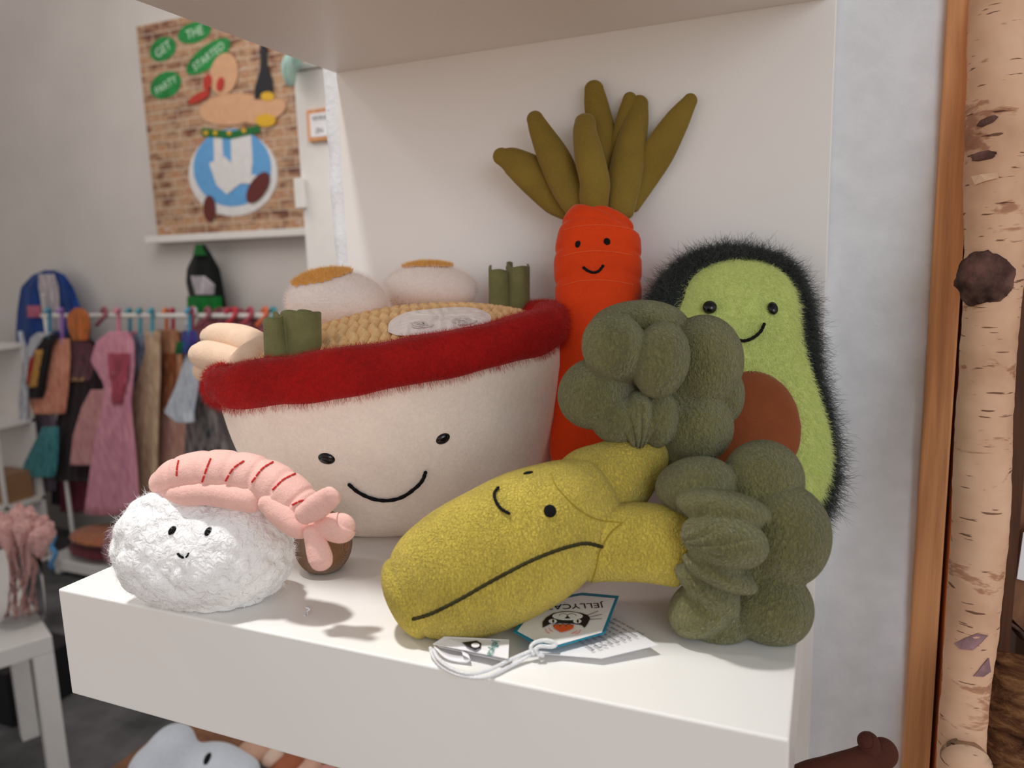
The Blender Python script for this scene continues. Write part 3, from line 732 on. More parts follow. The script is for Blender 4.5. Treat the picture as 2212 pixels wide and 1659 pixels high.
text('lettering', 'Jellycat', T3(1067, 1383), T3(1058, 1400)-T3(1066, 1384), T3(1075, 1396)-T3(1058, 1395), .0052, M['green_ink'], lb)
o = flatpoly('logo', [T3(x, y) for x, y in [(998, 1388), (1008, 1396), (1026, 1404), (1038, 1400), (1040, 1390), (1030, 1384)]], M['ink'], lb, .0001, (0, 0, 1))
o = flatpoly('logo', [T3(x, y, .0002) for x, y in arcp(1027, 1394, 9, 5, 0, 360, 16)[:-1]], M['satin'], lb, .0001, (0, 0, 1))
# cord
cz = .0016
def cordline(pts, r=.00085): 
    V, F = sweep([(Lc(x, y, z), r) for x, y, z in pts], 90, 10, disp=lambda f, a: .10*math.sin(f*260+2*a)); return mesh('cord', V, F, M['cord'], tags)
cordline([(930, 1400, .004), (936, 1418, .0020), (955, 1440, .0012), (985, 1456, .0010), (1015, 1463, .0010), (1045, 1464, .001), (1070, 1456, .0012), (1100, 1440, .0014), (1130, 1424, .0022), (1152, 1408, .004)])
cordline([(936, 1404, .004), (948, 1424, .0035), (975, 1444, .0026), (1010, 1455, .0024), (1040, 1452, .0024), (1068, 1442, .003), (1100, 1426, .0034), (1132, 1412, .004), (1156, 1402, .0058)])
cordline([(1152, 1412, .004), (1147, 1398, .0065), (1156, 1388, .0080), (1176, 1383, .0090), (1194, 1386, .0082), (1200, 1393, .0070), (1190, 1397, .0066), (1168, 1396, .0072), (1158, 1402, .0066), (1162, 1412, .0045), (1172, 1416, .0036)], .00095)
# loose curl of tag pin on the shelf
V, F = sweep([(Lc(x, y, z), .0004) for x, y, z in [(658, 1330, .0006), (662, 1322, .0006), (669, 1316, .002), (661, 1312, .003), (668, 1310, .001), (664, 1326, .0006)]], 40, 6)
tag(mesh('plastic_fibre', V, F, M['satin']), 'tiny curl of white plastic fibre on the bare shelf', 'fibre')
# ================================================================== RIGHT OF THE SHELF
def wood(name, rgb, rgb2, sc_=(60, 60, 3), rough=.6, lacq=.3):
    m, t, b = base_mat(name, rgb, rough, 0, lacq); co = coords(t, sc_)
    n = noise(t, co, 1.6, 4, .6, .6); t.links.new(ramp(t, n.outputs[0], [(.3, rgb2), (.5, rgb), (.7, shade(rgb, 1.12))]), b.inputs['Base Color'])
    bump(t, b, n.outputs[0], .2, .001); return m
M['pine'] = wood('varnished_pine', (214, 152, 102), (184, 122, 80))
Yw = D_+.012
def vstrip(xtop, xbot, Y):
    """x position, at depth Y, of an upright edge seen at xtop (y=0) and xbot (y=1659)"""
    return .5*(onY(xtop, 0, Y)[0]+onY(xbot, 1659, Y)[0])
xa = vstrip(2046, 1948, Yw); xb = vstrip(2098, 2022, Yw-.004); zt_, zb_ = .80, -1.35
pb = struct(boxobj('trim_1', (xa, xb, Yw-.006, Yw+.02, zb_, zt_), M['pine'], None, .0015))
pb2 = struct(boxobj('trim_2', (xb+.0045, xb+.014, Yw+.002, Yw+.02, zb_, zt_), M['pine'], None, .001))
struct(boxobj('trim_3', (xa, xb+.05, Yw+.0205, Yw+.05, zb_, zt_), wood('dark_stained_wood', (96, 62, 42), (70, 42, 28)), None, 0))
# birch trunk
def birch():
    m, t, b = base_mat('birch_bark', (205, 165, 130), .75, 0, .2); co = coords(t, (1, 1, 1))
    n = noise(t, co, 14, 4, .6); c = ramp(t, n.outputs[0], [(.3, (196, 152, 122)), (.5, (226, 184, 152)), (.72, (238, 200, 170))])
    lent = noise(t, coords(t, (55, 55, 420)), 1.0, 2, .5); lr = ramp(t, lent.outputs[0], [(.655, (255, 255, 255)), (.69, (96, 66, 54))])
    mx = t.nodes.new('ShaderNodeMixRGB'); mx.blend_type = 'MULTIPLY'; mx.inputs[0].default_value = .8
    t.links.new(c, mx.inputs[1]); t.links.new(lr, mx.inputs[2])
    pe = noise(t, coords(t, (9, 9, 26)), 1.3, 5, .7, .4); pr_ = ramp(t, pe.outputs[0], [(.56, (255, 255, 255)), (.60, (186, 150, 132)), (.68, (150, 118, 116))])
    m2 = t.nodes.new('ShaderNodeMixRGB'); m2.blend_type = 'MULTIPLY'; m2.inputs[0].default_value = .7
    t.links.new(mx.outputs[0], m2.inputs[1]); t.links.new(pr_, m2.inputs[2]); t.links.new(m2.outputs[0], b.inputs['Base Color'])
    p = bump(t, b, n.outputs[0], .5, .003); bump(t, b, lent.outputs[0], .3, .001, p); return m
M['birch'] = birch()
M['bark_dark'] = plain('dark_knot_bark', (92, 68, 62), .9, .1, .35, 90, .9, 180)
M['end_grain'] = wood('wood_slice', (128, 86, 60), (104, 66, 44), (20, 20, 20))
bt_ = thing('birch_trunk', 'upright birch trunk with peeling pale bark beside the pine batten', 'tree trunk', (.56, .33, zb_))
ys = [(-60, 2101, 2235), (300, 2096, 2222), (600, 2088, 2200), (830, 2078, 2184), (1100, 2064, 2170), (1350, 2050, 2150), (1500, 2040, 2132), (1720, 2028, 2120)]
P_ = []
for y, xl, xr in ys:
    d = .4750+.02*(y/1659)*-1; P_.append((U((xl+xr)/2, y, d), (xr-xl)/2*d/FPX))
p0, r0 = P_[0]; pz, rz = P_[-1]
P_ = [(p0+(p0-P_[1][0])*.8, r0)]+P_+[(pz+(pz-P_[-2][0])*1.2, rz*1.02), (np.array([pz[0]-.01, pz[1]-.0, -1.3]), rz*1.1)]
V, F = sweep(P_, 320, 64, 1., .05, .05); q = vnoise(V, 60, 61)*.0012+vnoise(V*np.array([1, 1, 3]), 160, 62)*.0005
cen = V.copy(); V[:, 0] += q; V[:, 1] += q
trunk = mesh('trunk', V, F, M['birch'], bt_)
def knot(x, y, rx, ry, th=.004, mat='bark_dark', name='knot', seed=1):
    p, n = hit(trunk, x, y); k_ = .47/FPX; D, F = ico(4); r_ = nrm(RT-n*(RT@n)); u_ = np.cross(n, r_)
    D = D*(1+.16*vnoise(D, 4, seed)+.10*vnoise(D, 11, seed+9))[:, None]
    V = p+np.outer(D[:, 0]*rx*k_, r_)+np.outer(D[:, 1]*ry*k_, u_)+np.outer(D[:, 2]*th, n); return mesh(name, V, F, M[mat], bt_)
knot(2126, 605, 52, 58, .006, seed=2); knot(2132, 262, 20, 8, .002, seed=3); knot(2124, 337, 26, 10, .002, seed=4)
M['bark_peel'] = plain('peeled_bark', (226, 190, 158), .7, .2, .05)
pts = [(2100, 382), (2118, 378), (2154, 374), (2156, 386), (2130, 392), (2108, 400)]
V = [hit(trunk, x, y, .0012)[0] for x, y in pts]; flatpoly('bark_peel', V, M['bark_peel'], bt_, .0005, -FW)
M['bark_lilac'] = plain('weathered_bark', (150, 118, 122), .9, .1, .2, 80)
for pts in ([(2062, 1390), (2085, 1378), (2110, 1368), (2132, 1372), (2118, 1388), (2100, 1404), (2075, 1402)], [(2102, 1460), (2118, 1440), (2134, 1420), (2138, 1450), (2122, 1461)]):
    try: V = [hit(trunk, x, y, .0006)[0] for x, y in pts]; flatpoly('bark_patch', V, M['bark_lilac'], bt_, .0004, -FW)
    except RuntimeError: pass
# hanging wood slices with price cards behind the trunk
def disc(name, label, x, y, r, d, th, mat, rim, seed):
    t = thing(name, label, 'wood slice', U(x, y, d), 'hanging wood slices'); n = 90; V = []; k_ = d/FPX
    for sgn in (-1, 1):
        for j in range(n):
            a = 2*math.pi*j/n; rr = r*k_*(1+.03*math.sin(3*a+seed)+.012*math.sin(9*a)); V.append(U(x, y, d)+RT*rr*math.cos(a)+UP*rr*math.sin(a)+FW*sgn*th/2)
    V = np.array(V); mesh('slice', V, [tuple(range(n)), tuple(range(2*n-1, n-1, -1))], mat, t, False)
    V2 = []; 
    for sgn in (-1, 1):
        for j in range(n):
            a = 2*math.pi*j/n; rr = r*k_*(1.02+.03*math.sin(3*a+seed)+.012*math.sin(9*a)+.01*math.sin(23*a)); V2.append(U(x, y, d)+RT*rr*math.cos(a)+UP*rr*math.sin(a)+FW*sgn*th*.48)
    o = mesh('bark', V2, [(j, (j+1) % n, n+(j+1) % n, n+j) for j in range(n)], rim, t)
    m = o.modifiers.new('t', 'SOLIDIFY'); m.thickness = .002; return t
disc('wood_slice', 'round brown wood slice with white card hanging behind birch trunk, lower one', 2330, 1190, 210, .56, .012, M['end_grain'], M['bark_dark'], 1)
disc('wood_slice', 'round dark wood slice with white card hanging behind birch trunk, upper one', 2330, 870, 190, .59, .012, M['end_grain'], M['bark_dark'], 2)
for i, (pts, d, lab) in enumerate([([(2186, 925), (2230, 935), (2240, 740), (2205, 780)], .575, 'white printed card on the upper wood slice'), ([(2196, 1250), (2240, 1262), (2250, 1130), (2210, 1150)], .545, 'white printed card on the lower wood slice')]):
    t = thing('price_card', lab, 'card', U(*pts[0], d)); c = flatpoly('card', [U(x, y, d) for x, y in pts], M['card'], t, .0004, -FW)
    for q in range(3 if i == 0 else 0): text('lettering', 'Holz', U(2198, 846+q*24, d-.0008), RT, UP, .0040, M['grey_ink'], c)
bk = struct(boxobj('wall_right', (.60, 1.5, D_+.30, D_+.33, FLOOR, .8), plain('dark_brown_backing', (84, 60, 46), .9), None, 0))
# log with deep bark below
lg = thing('bark_log', 'short log with rough furrowed bark low beside the birch trunk', 'log', onY(2190, 1640, .42))
m_, t_, b_ = base_mat('furrowed_bark', (120, 80, 54), .95, 0, .1); co = coords(t_, (40, 40, 120)); n_ = noise(t_, co, 1.2, 5, .7, .5)
t_.links.new(ramp(t_, n_.outputs[0], [(.35, (60, 36, 26)), (.5, (116, 78, 54)), (.68, (168, 124, 84))]), b_.inputs['Base Color']); bump(t_, b_, n_.outputs[0], 1, .004)
V, F = sweep([(U(2215, 1425, .50), .024), (U(2205, 1560, .49), .027), (U(2195, 1750, .48), .028), (U(2190, 1950, .47), .028)], 120, 90, 1., .1, .1)
V += (np.abs(vnoise(V*np.array([1, 1, 2.2]), 150, 71))*.0035+vnoise(V, 420, 72)*.0010)[:, None]*nrm(-FW)
mesh('log', V, F, m_, lg)
V, F = sweep([(U(2150, 1425, .50), .001), (U(2155, 1480, .498), .0011), (U(2148, 1560, .49), .001), (U(2138, 1700, .485), .001)], 40, 8); mesh('twine', V, F, M['end_grain'], lg)
M['pale_board'] = plain('pale_board', (228, 190, 150), .6)
tag(boxobj('pale_board', (.598, .72, D_+.22, D_+.225, -.26, -.09), M['pale_board'], None, .001), 'pale board glimpsed between birch trunk and lower wood slice', 'board')
M['magenta'] = plain('pink_petal', (246, 130, 214), .5, .3, .25, 90)
P, F = blob(U(2222, 692, .62), [lobe(2222, 680, .62, 26, 14, 12, 20), lobe(2218, 704, .62, 24, 12, 12, -30), lobe(2240, 695, .615, 20, 26, 12)], 4, .002)
tag(mesh('pink_flower', P, F, M['magenta']), 'bright pink flower petal above the wood slices at far right', 'flower')
# brown plush paw below the shelf
M['brown_plush'] = plush('dark_brown_plush', (84, 46, 36), 700, .2, .1, .4, (1, 1, 1))
mk = thing('brown_plush_toy', 'dark brown plush toy raising a paw below the right shelf end', 'plush toy', U(1600, 2050, .40))
V, F = sweep([px(*q) for q in [(1905, 1628, .432, 34), (1860, 1648, .431, 34), (1800, 1672, .430, 40), (1730, 1705, .428, 48), (1650, 1800, .42, 62)]], 80, 40, .8, 1., 1.)
arm = mesh('arm', V, F, M['brown_plush'], mk)
V, F = sweep([px(*q) for q in [(1880, 1616, .430, 21), (1876, 1604, .430, 22), (1874, 1602, .430, 21)]], 20, 24, 1.); mesh('thumb', V, F, M['brown_plush'], mk)
P, F = blob(np.array([.355, .10, -.27]), [lobe(1600, 2000, .42, 170, 230, 110), (np.array([.35, .10, -.33]), np.array([.06, .06, .135]), np.eye(3))], 5, .03); P[:, 2] = np.maximum(P[:, 2], -.4595); mesh('torso', P, F, M['brown_plush'], mk)

# ================================================================== THE SHOP BEHIND, ON THE LEFT
YB = 2.7
def wp(x, y, Y): return onY(x, y, Y)
def flat2(name, pts, Y, mat, par, th=.002, label=None): return flatpoly(name, [wp(x, y, Y) for x, y in pts], mat, par, th, (0, -1, 0), label=label)
# ledge and brick-pattern canvas picture
def brick():
    m, t, b = base_mat('brick_print', (170, 120, 90), .6, 0, .3); co = coords(t, (1, 1, 1))
    mp = t.nodes.new('ShaderNodeMapping'); mp.inputs['Rotation'].default_value = (math.radians(90), 0, 0); t.links.new(co, mp.inputs[0])
    br = t.nodes.new('ShaderNodeTexBrick'); br.inputs['Scale'].default_value = 9; br.inputs['Mortar Size'].default_value = .022; br.inputs['Row Height'].default_value = .42; br.inputs['Brick Width'].default_value = 1.05
    br.inputs['Color1'].default_value = (0, 0, 0, 1); br.inputs['Color2'].default_value = (1, 1, 1, 1); br.inputs['Bias'].default_value = 0.
    t.links.new(mp.outputs[0], br.inputs[0])
    n = noise(t, coords(t, (1, 1, 2.4)), 7, 4, .65)
    c1 = ramp(t, n.outputs[0], [(.26, (84, 70, 70)), (.38, (116, 72, 58)), (.47, (156, 120, 94)), (.55, (182, 150, 120)), (.63, (170, 112, 74)), (.72, (190, 180, 170)), (.80, (98, 128, 160))])
    mx = t.nodes.new('ShaderNodeMixRGB'); mx.inputs[2].default_value = srgb((198, 180, 158)); t.links.new(br.outputs['Fac'], mx.inputs[0]); t.links.new(c1, mx.inputs[1])
    t.links.new(mx.outputs[0], b.inputs['Base Color']); return m
a = wp(312, 54, YB-.03); b_ = wp(326, 512, YB-.03); c_ = wp(690, 500, YB-.03)
pic = thing('picture', 'brick-patterned canvas picture with green bubbles and a striped round jug, on ledge', 'picture', (a[0]+.4, YB-.01, b_[2]))
xl = (a[0]+b_[0])/2; xr = c_[0]+.1
boxobj('canvas', (xl, xr, YB-.035, YB-.002, b_[2]+.002, a[2]), brick(), pic, .002)
YP = YB-.036
def ell(cx, cy, rx, ry, rot, n=40): return arcp(cx, cy, rx, ry, 0, 360, n+1, rot)[:-1]
M['bub'] = plain('green_print', (34, 128, 62), .5, .3, .12, 20); M['bubtxt'] = plain('pale_green_print', (196, 226, 200), .5)
for cx, cy, rx, ry, s_, rot, sz in [(352, 106, 31, 24, 'GET', -38, .060), (420, 70, 38, 22, 'THE', -20, .060), (358, 184, 36, 27, 'PARTY', -33, .052), (450, 122, 58, 23, 'STARTED', -38, .052)]:
    o = flat2('speech_bubble', ell(cx, cy, rx, ry, rot), YP-.001, M['bub'], pic, .001); sub_o = o
    ex = nrm(wp(cx+10*math.cos(math.radians(rot)), cy+10*math.sin(math.radians(rot)), YP)-wp(cx, cy, YP)); eyy = np.cross([0, -1., 0], ex)
    text('lettering', s_, wp(cx, cy, YP-.0035)-eyy*sz*.33, ex, eyy, sz, M['bubtxt'], o, 'CENTER')
# generic still life: a round striped jug, a tall dark bottle, two tan cushions
M['pw'] = plain('white_print', (214, 212, 212), .5); M['pb'] = plain('blue_print', (98, 158, 210), .5, .3, .03); M['ptan'] = plain('tan_print', (206, 160, 124), .5, .3, .03)
M['pg'] = plain('dark_green_print', (26, 104, 48), .5); M['pk'] = plain('black_print', (26, 27, 34), .5); M['pm'] = plain('maroon_print', (96, 40, 36), .5); M['py'] = plain('yellow_print', (212, 166, 40), .5); M['prd'] = plain('red_print', (178, 52, 40), .5)
flat2('printed_jug', ell(504, 375, 96, 92, 0), YP-.001, M['pw'], pic, .001)
flat2('printed_jug', ell(502, 362, 84, 84, 0), YP-.0025, M['pb'], pic, .001)
for x, w_ in [(470, 9), (520, 22)]: flat2('printed_stripe', [(x-w_, 285), (x+w_, 285), (x+w_+4, 350), (x+w_, 380), (x-w_+6, 378), (x-w_+2, 350)], YP-.004, M['pw'], pic, .001)
flat2('printed_stripe', [(452, 352), (486, 338), (520, 372), (560, 380), (566, 398), (520, 396), (490, 420), (468, 400)], YP-.0055, M['pw'], pic, .001)
flat2('printed_stripe', [(436, 276), (500, 284), (560, 270), (562, 286), (500, 300), (436, 294)], YP-.007, M['pg'], pic, .001)
flat2('printed_cushion', ell(500, 236, 70, 34, -6), YP-.0045, M['ptan'], pic, .001); flat2('printed_cushion', ell(484, 160, 30, 46, 10), YP-.0058, M['ptan'], pic, .001)
flat2('printed_cushion', ell(570, 240, 50, 24, -18), YP-.007, M['ptan'], pic, .001)
flat2('printed_bottle', [(563, 80), (575, 80), (577, 140), (588, 172), (590, 205), (550, 215), (550, 190), (562, 150)], YP-.0085, M['pk'], pic, .001)
for x, y, rx, ry, rt_, k_ in [(452, 450, 13, 28, 0, 'pm'), (557, 405, 18, 38, 32, 'pm'), (578, 208, 15, 10, 0, 'py'), (574, 260, 22, 14, 0, 'py'), (448, 178, 9, 18, 10, 'prd'), (430, 210, 26, 9, -28, 'prd'), (476, 182, 8, 16, 10, 'prd')]:
    flat2('printed_spot', ell(x, y, rx, ry, rt_, 20), YP-.0100, M[k_], pic, .001)
for x in (445, 465, 495, 527): flat2('printed_stud', ell(x, 287 if x < 500 else 282, 5, 5, 0, 10), YP-.0100, M['py'], pic, .001)
M['white_paint'] = plain('white_paint', (225, 222, 218), .45, .4, .01)
l0, l1 = wp(326, 512, YB-.05), wp(326, 528, YB-.05)
tag(boxobj('picture_ledge', (xl-.02, xr+.02, YB-.10, YB, b_[2]-.035, b_[2]), M['white_paint'], None, .003), 'white wall ledge carrying the brick-patterned picture', 'ledge')

# white cabinet with framed notice
YC = 1.65
c0 = wp(636, 140, YC); c1 = wp(661, 597, YC)
cab = thing('white_cabinet', 'tall bright white cabinet front standing behind the plaster pier', 'cabinet', (c0[0]+.3, YC+.2, FLOOR))
boxobj('carcass', ((c0[0]+c1[0])/2, c0[0]+.75, YC, YC+.4, FLOOR, c0[2]-.02), M['white_paint'], cab, .003)
boxobj('cornice', ((c0[0]+c1[0])/2-.005, c0[0]+.75, YC-.01, YC+.4, c0[2]-.018, c0[2]+.0), M['white_paint'], cab, .003)
fr = thing('framed_notice', 'small pine frame with a printed notice on the white cabinet', 'picture', wp(662, 308, YC-.01))
f0, f1 = wp(661, 238, YC-.012), wp(664, 307, YC-.012)
boxobj('frame', (f0[0], f0[0]+.11, YC-.012, YC-.001, f1[2], f0[2]), M['pine'], fr, .002); boxobj('notice', (f0[0]+.012, f0[0]+.098, YC-.0135, YC-.0125, f1[2]+.012, f0[2]-.012), M['card'], fr, 0)
BASE['notice_'] = BASE[fr.name]
text('lettering', 'WWA', np.array([f0[0]+.022, YC-.0145, f0[2]-.034]), (1, 0, 0), (0, 0, 1), .02, M['grey_ink'], fr); text('lettering', 'ZN', np.array([f0[0]+.03, YC-.0145, f1[2]+.022]), (1, 0, 0), (0, 0, 1), .02, M['grey_ink'], fr)
tg = wp(634, 386, YC-.02); tag(boxobj('white_strip', (tg[0], tg[0]+.03, YC-.022, YC-.002, wp(634, 450, YC-.02)[2], tg[2]), M['white_paint'], None, .002), 'small white strip fixed to the left edge of the cabinet', 'strip')
M['mint'] = fabric('mint_cloth', (186, 222, 210))
P, F = blob(wp(626, 152, YC-.04), [(wp(624, 150, YC-.04), np.array([.022, .02, .038]), np.eye(3)), (wp(634, 132, YC-.04), np.array([.028, .02, .03]), np.eye(3)), (wp(626, 172, YC-.04), np.array([.015, .015, .02]), np.eye(3))], 4, .01)
tag(mesh('mint_pompon', P, F, M['mint']), 'pale mint pompon hanging at the top corner of the cabinet', 'pompon')

# clothes
def garment(name, label, rows, Y, parts=None, rgb=(200, 150, 160), rgb2=None, folds_=5, amp=.012, thick=.03, cat='garment', group='childrens costumes on the clothes rail', hook=None, seed=0, extra=(), hookpt=None):
    R_ = np.array(rows, float); m = fabric('cloth', rgb, rgb2); top = wp((R_[0, 1]+R_[0, 2])/2, R_[0, 0], Y); bot = wp((R_[-1, 1]+R_[-1, 2])/2, R_[-1, 0], Y)
    t = thing(name, label, cat, (bot[0], Y, bot[2]), group)
    def sheet(nm, rows, mm, yoff=0., th=thick, par=t):
        R_ = np.array(rows, float); n = 30; ns = 36; ss = np.linspace(0, len(R_)-1, n); V = []
        for i, s_ in enumerate(ss):
            y = np.interp(s_, range(len(R_)), R_[:, 0]); x0 = np.interp(s_, range(len(R_)), R_[:, 1]); x1 = np.interp(s_, range(len(R_)), R_[:, 2])
            for j in range(ns):
                a = 2*math.pi*j/ns; u = .5-.5*math.cos(a); side = math.sin(a)
                p = wp(x0+(x1-x0)*u, y, Y); rip = amp*math.sin(u*folds_*6.28+seed+.5*i/n)*(.3+.7*i/n)
                V.append(p+np.array([0, yoff-side*th*.5*(.6+.4*i/n)+rip*(abs(side)**.5), 0]))
        return mesh(nm, V, grid_faces(n, ns)+[tuple(range(ns))[::-1], tuple((n-1)*ns+j for j in range(ns))], mm, par)
    sheet('cloth', rows, m)
    for nm, rows2, c2 in extra: sheet(nm, rows2, fabric(nm, c2), -thick*.45, thick*.5)
    if hook:
        hx, hy = hookpt or ((R_[0, 1]+R_[0, 2])/2, R_[0, 0]); mh = plain('hanger_plastic', hook, .4)
        sh = wp(hx, hy+8, Y); hh = wp(hx, 668, Y); P = [sh, sh*.5+hh*.5+np.array([0, 0, 0]), hh+np.array([-.0, 0, -.01]), hh+np.array([.008, -.014, 0]), hh+np.array([.008, -.028, -.012])]
        tube('hanger', P, .010, mh, t)
    return t
YR = 2.45
rail_l, rail_r = wp(120, 684, YR), wp(760, 690, YR)
rk = thing('clothes_rail', 'white metal clothes rail carrying the row of costumes', 'clothes rack', (rail_l[0], YR, FLOOR+.005))
zR = wp(300, 682, YR)[2]
for nm, P in [('rail', [(rail_l[0]-.1, YR, zR), ((rail_l[0]+rail_r[0])/2, YR, zR), (rail_r[0]+.3, YR, zR)]), ('upright', [(rail_l[0]-.08, YR, zR), (rail_l[0]-.08, YR, 0), (rail_l[0]-.08, YR, FLOOR+.03)]), ('upright', [(rail_r[0]+.28, YR, zR), (rail_r[0]+.28, YR, 0), (rail_r[0]+.28, YR, FLOOR+.03)]),
              ('foot', [(rail_l[0]-.08, YR-.25, FLOOR+.02), (rail_l[0]-.08, YR, FLOOR+.025), (rail_l[0]-.08, YR+.22, FLOOR+.02)])]:
    tube(nm, P, .012, M['white_paint'], rk)
garment('blue_flight_suit', 'royal blue zip suit with pink badge, front open, hung above the rail end', [(584, 96, 118), (594, 70, 140), (620, 45, 158), (670, 37, 176), (720, 34, 182), (770, 38, 178), (815, 50, 120)], YB-.12, rgb=(24, 66, 140), rgb2=(12, 42, 100), amp=.01, group=None, folds_=3,
        extra=[('lining', [(592, 88, 122), (620, 88, 132), (680, 100, 134), (715, 104, 136)], (196, 186, 190)), ('badge', [(660, 63, 93), (685, 63, 93)], (196, 110, 130)), ('stripe', [(715, 44, 54), (752, 50, 62)], (220, 226, 236))])
garment('striped_sleeve_costume', 'black, yellow and red costume with white sleeve at the left rail end', [(722, 84, 130), (745, 72, 112), (790, 66, 104), (840, 66, 96), (860, 68, 90)], YR-.10, rgb=(34, 24, 26), rgb2=(16, 12, 14), hook=(70, 140, 170), seed=1,
        extra=[('sleeve', [(718, 86, 122), (728, 72, 100), (760, 60, 78), (800, 55, 68), (860, 48, 64), (915, 50, 64)], (206, 208, 216)), ('yellow_trim', [(755, 82, 98), (790, 80, 92), (835, 70, 84)], (214, 160, 80)), ('red_trim', [(770, 68, 80), (830, 66, 76)], (176, 40, 30))])
garment('peach_dress', 'salmon peach dress with layered hem near the left rail end', [(732, 118, 150), (770, 102, 152), (830, 88, 148), (852, 66, 146), (894, 60, 140)], YR-.07, rgb=(214, 150, 124), rgb2=(180, 110, 90), hook=(150, 110, 180), seed=2)
garment('mauve_velvet_dress', 'dark mauve velvet dress with black skirt and gold buckled belt', [(735, 150, 200), (752, 122, 216), (800, 122, 222), (822, 138, 222), (880, 126, 222), (960, 116, 208), (1038, 116, 206)], YR-.03, rgb=(44, 26, 32), rgb2=(24, 14, 20), hook=(150, 90, 70), seed=3,
        extra=[('velvet_top', [(738, 150, 200), (755, 124, 214), (800, 120, 206), (822, 142, 200)], (112, 72, 82)), ('gold_belt', [(814, 150, 190), (822, 150, 190)], (190, 150, 90))])
garment('orange_hood', 'orange brown hood hanging at the left end of the rail', [(668, 160, 182), (680, 146, 192), (705, 148, 196), (735, 160, 190)], YR-.13, rgb=(196, 108, 60), rgb2=(150, 90, 40), hook=None, seed=4)
garment('pink_tulle_dress', 'pink tulle dress with rose bodice and wide pale skirt', [(716, 236, 276), (738, 208, 290), (780, 196, 292), (830, 226, 288), (870, 224, 284), (930, 208, 290), (1010, 196, 298), (1112, 182, 304)], YR-.115, rgb=(222, 156, 172), rgb2=(190, 124, 144), hook=(210, 130, 150), seed=5, folds_=6,
        extra=[('bodice', [(762, 238, 284), (800, 240, 284), (850, 246, 276), (872, 248, 270)], (190, 84, 104))])
garment('navy_blossom_dress', 'navy dress with white blossom pattern between pink and beige gowns', [(722, 288, 318), (760, 286, 322), (800, 290, 318), (900, 290, 316)], YR, rgb=(150, 160, 176), rgb2=(40, 52, 84), hook=(80, 160, 176), seed=6)
garment('beige_tulle_gown', 'long beige tulle gown with sparkly bodice on the rail', [(716, 312, 346), (760, 314, 346), (820, 296, 346), (900, 276, 342), (1000, 262, 340), (1110, 246, 336)], YR-.02, rgb=(206, 180, 150), rgb2=(172, 142, 116), hook=(80, 160, 176), seed=7, folds_=4)
garment('tan_dress', 'tan brown dress with rust front hanging beside the beige gown', [(712, 338, 382), (760, 336, 392), (830, 336, 396), (890, 328, 380)], YR+.05, rgb=(190, 140, 108), rgb2=(150, 98, 66), hook=(220, 120, 70), seed=8,
        extra=[('rust_front', [(762, 356, 386), (830, 346, 384), (876, 334, 372)], (150, 84, 46))])
garment('cream_skirt', 'long cream and pink net skirt below the tan dress', [(880, 322, 400), (940, 320, 430), (1020, 318, 440), (1090, 310, 440)], YR+.06, rgb=(196, 156, 136), rgb2=(168, 112, 104), seed=9, folds_=6)
garment('pale_blue_blouse', 'pale silver blue blouse sleeve hanging beside the noodle bowl', [(768, 402, 428), (830, 382, 430), (890, 356, 420), (912, 384, 420)], YR-.12, rgb=(206, 212, 222), rgb2=(170, 178, 190), hook=(200, 60, 80), seed=10)
garment('grey_striped_gown', 'grey striped trousers hanging just left of the noodle bowl', [(850, 412, 440), (900, 404, 470), (960, 400, 492), (1020, 402, 500)], YR-.03, rgb=(150, 140, 136), rgb2=(40, 42, 52), seed=11, folds_=7)
garment('parrot_costume', 'small purple, blue and green feathered costume beside the bowl garnish', [(714, 396, 424), (735, 392, 430), (764, 384, 412)], YR-.14, rgb=(44, 84, 140), rgb2=(80, 50, 130), hook=(60, 150, 180), seed=12, extra=[('green_feathers', [(738, 386, 402), (764, 384, 398)], (30, 110, 60))])
garment('maroon_cape', 'maroon ruffled cape behind the bowl at the right end of the rail', [(664, 470, 520), (690, 430, 560), (740, 400, 600), (860, 400, 620)], YR+.02, rgb=(160, 96, 104), rgb2=(112, 56, 66), hook=(180, 50, 70), seed=13, folds_=9)
garment('dusty_rose_skirt', 'dusty rose net skirt flaring left of the pink tulle dress', [(842, 196, 226), (880, 176, 232), (940, 158, 232), (1004, 152, 220)], YR-.09, rgb=(204, 150, 148), rgb2=(176, 120, 122), seed=21, folds_=6)
garment('brown_velvet_coat', 'brown velvet coat at the back of the rail left of the noodle bowl', [(716, 352, 396), (760, 330, 420), (900, 320, 440), (1080, 316, 450)], YR+.11, rgb=(150, 108, 88), rgb2=(112, 76, 62), seed=22, hook=(200, 60, 80))
garment('rose_satin_dress', 'sliver of rose satin dress showing between the pink and navy dresses', [(716, 262, 300), (760, 250, 316), (900, 240, 320), (1060, 230, 330)], YR+.11, rgb=(196, 128, 140), rgb2=(156, 90, 104), seed=23, hook=(70, 150, 170))
garment('black_net_gown', 'black net gown with burgundy hem behind the velvet dress', [(716, 150, 186), (760, 120, 214), (900, 110, 214), (1090, 112, 216)], YR+.11, rgb=(52, 36, 42), rgb2=(30, 22, 28), seed=24, hook=(200, 90, 60))
garment('teal_tutu', 'teal net tutu at the bottom left of the costumes', [(922, 92, 126), (960, 72, 126), (1000, 52, 124), (1030, 44, 118)], YR-.10, rgb=(70, 138, 142), rgb2=(40, 100, 106), seed=14)
garment('lilac_slip', 'pale lilac slip hanging below the peach dress', [(885, 66, 120), (960, 74, 122), (1060, 80, 120)], YR+.03, rgb=(170, 150, 160), rgb2=(120, 104, 130), seed=16)
garment('burgundy_dress', 'burgundy dress hem below the black skirt', [(1020, 126, 196), (1060, 128, 196), (1105, 132, 190)], YR+.05, rgb=(112, 42, 58), rgb2=(76, 26, 40), seed=15)
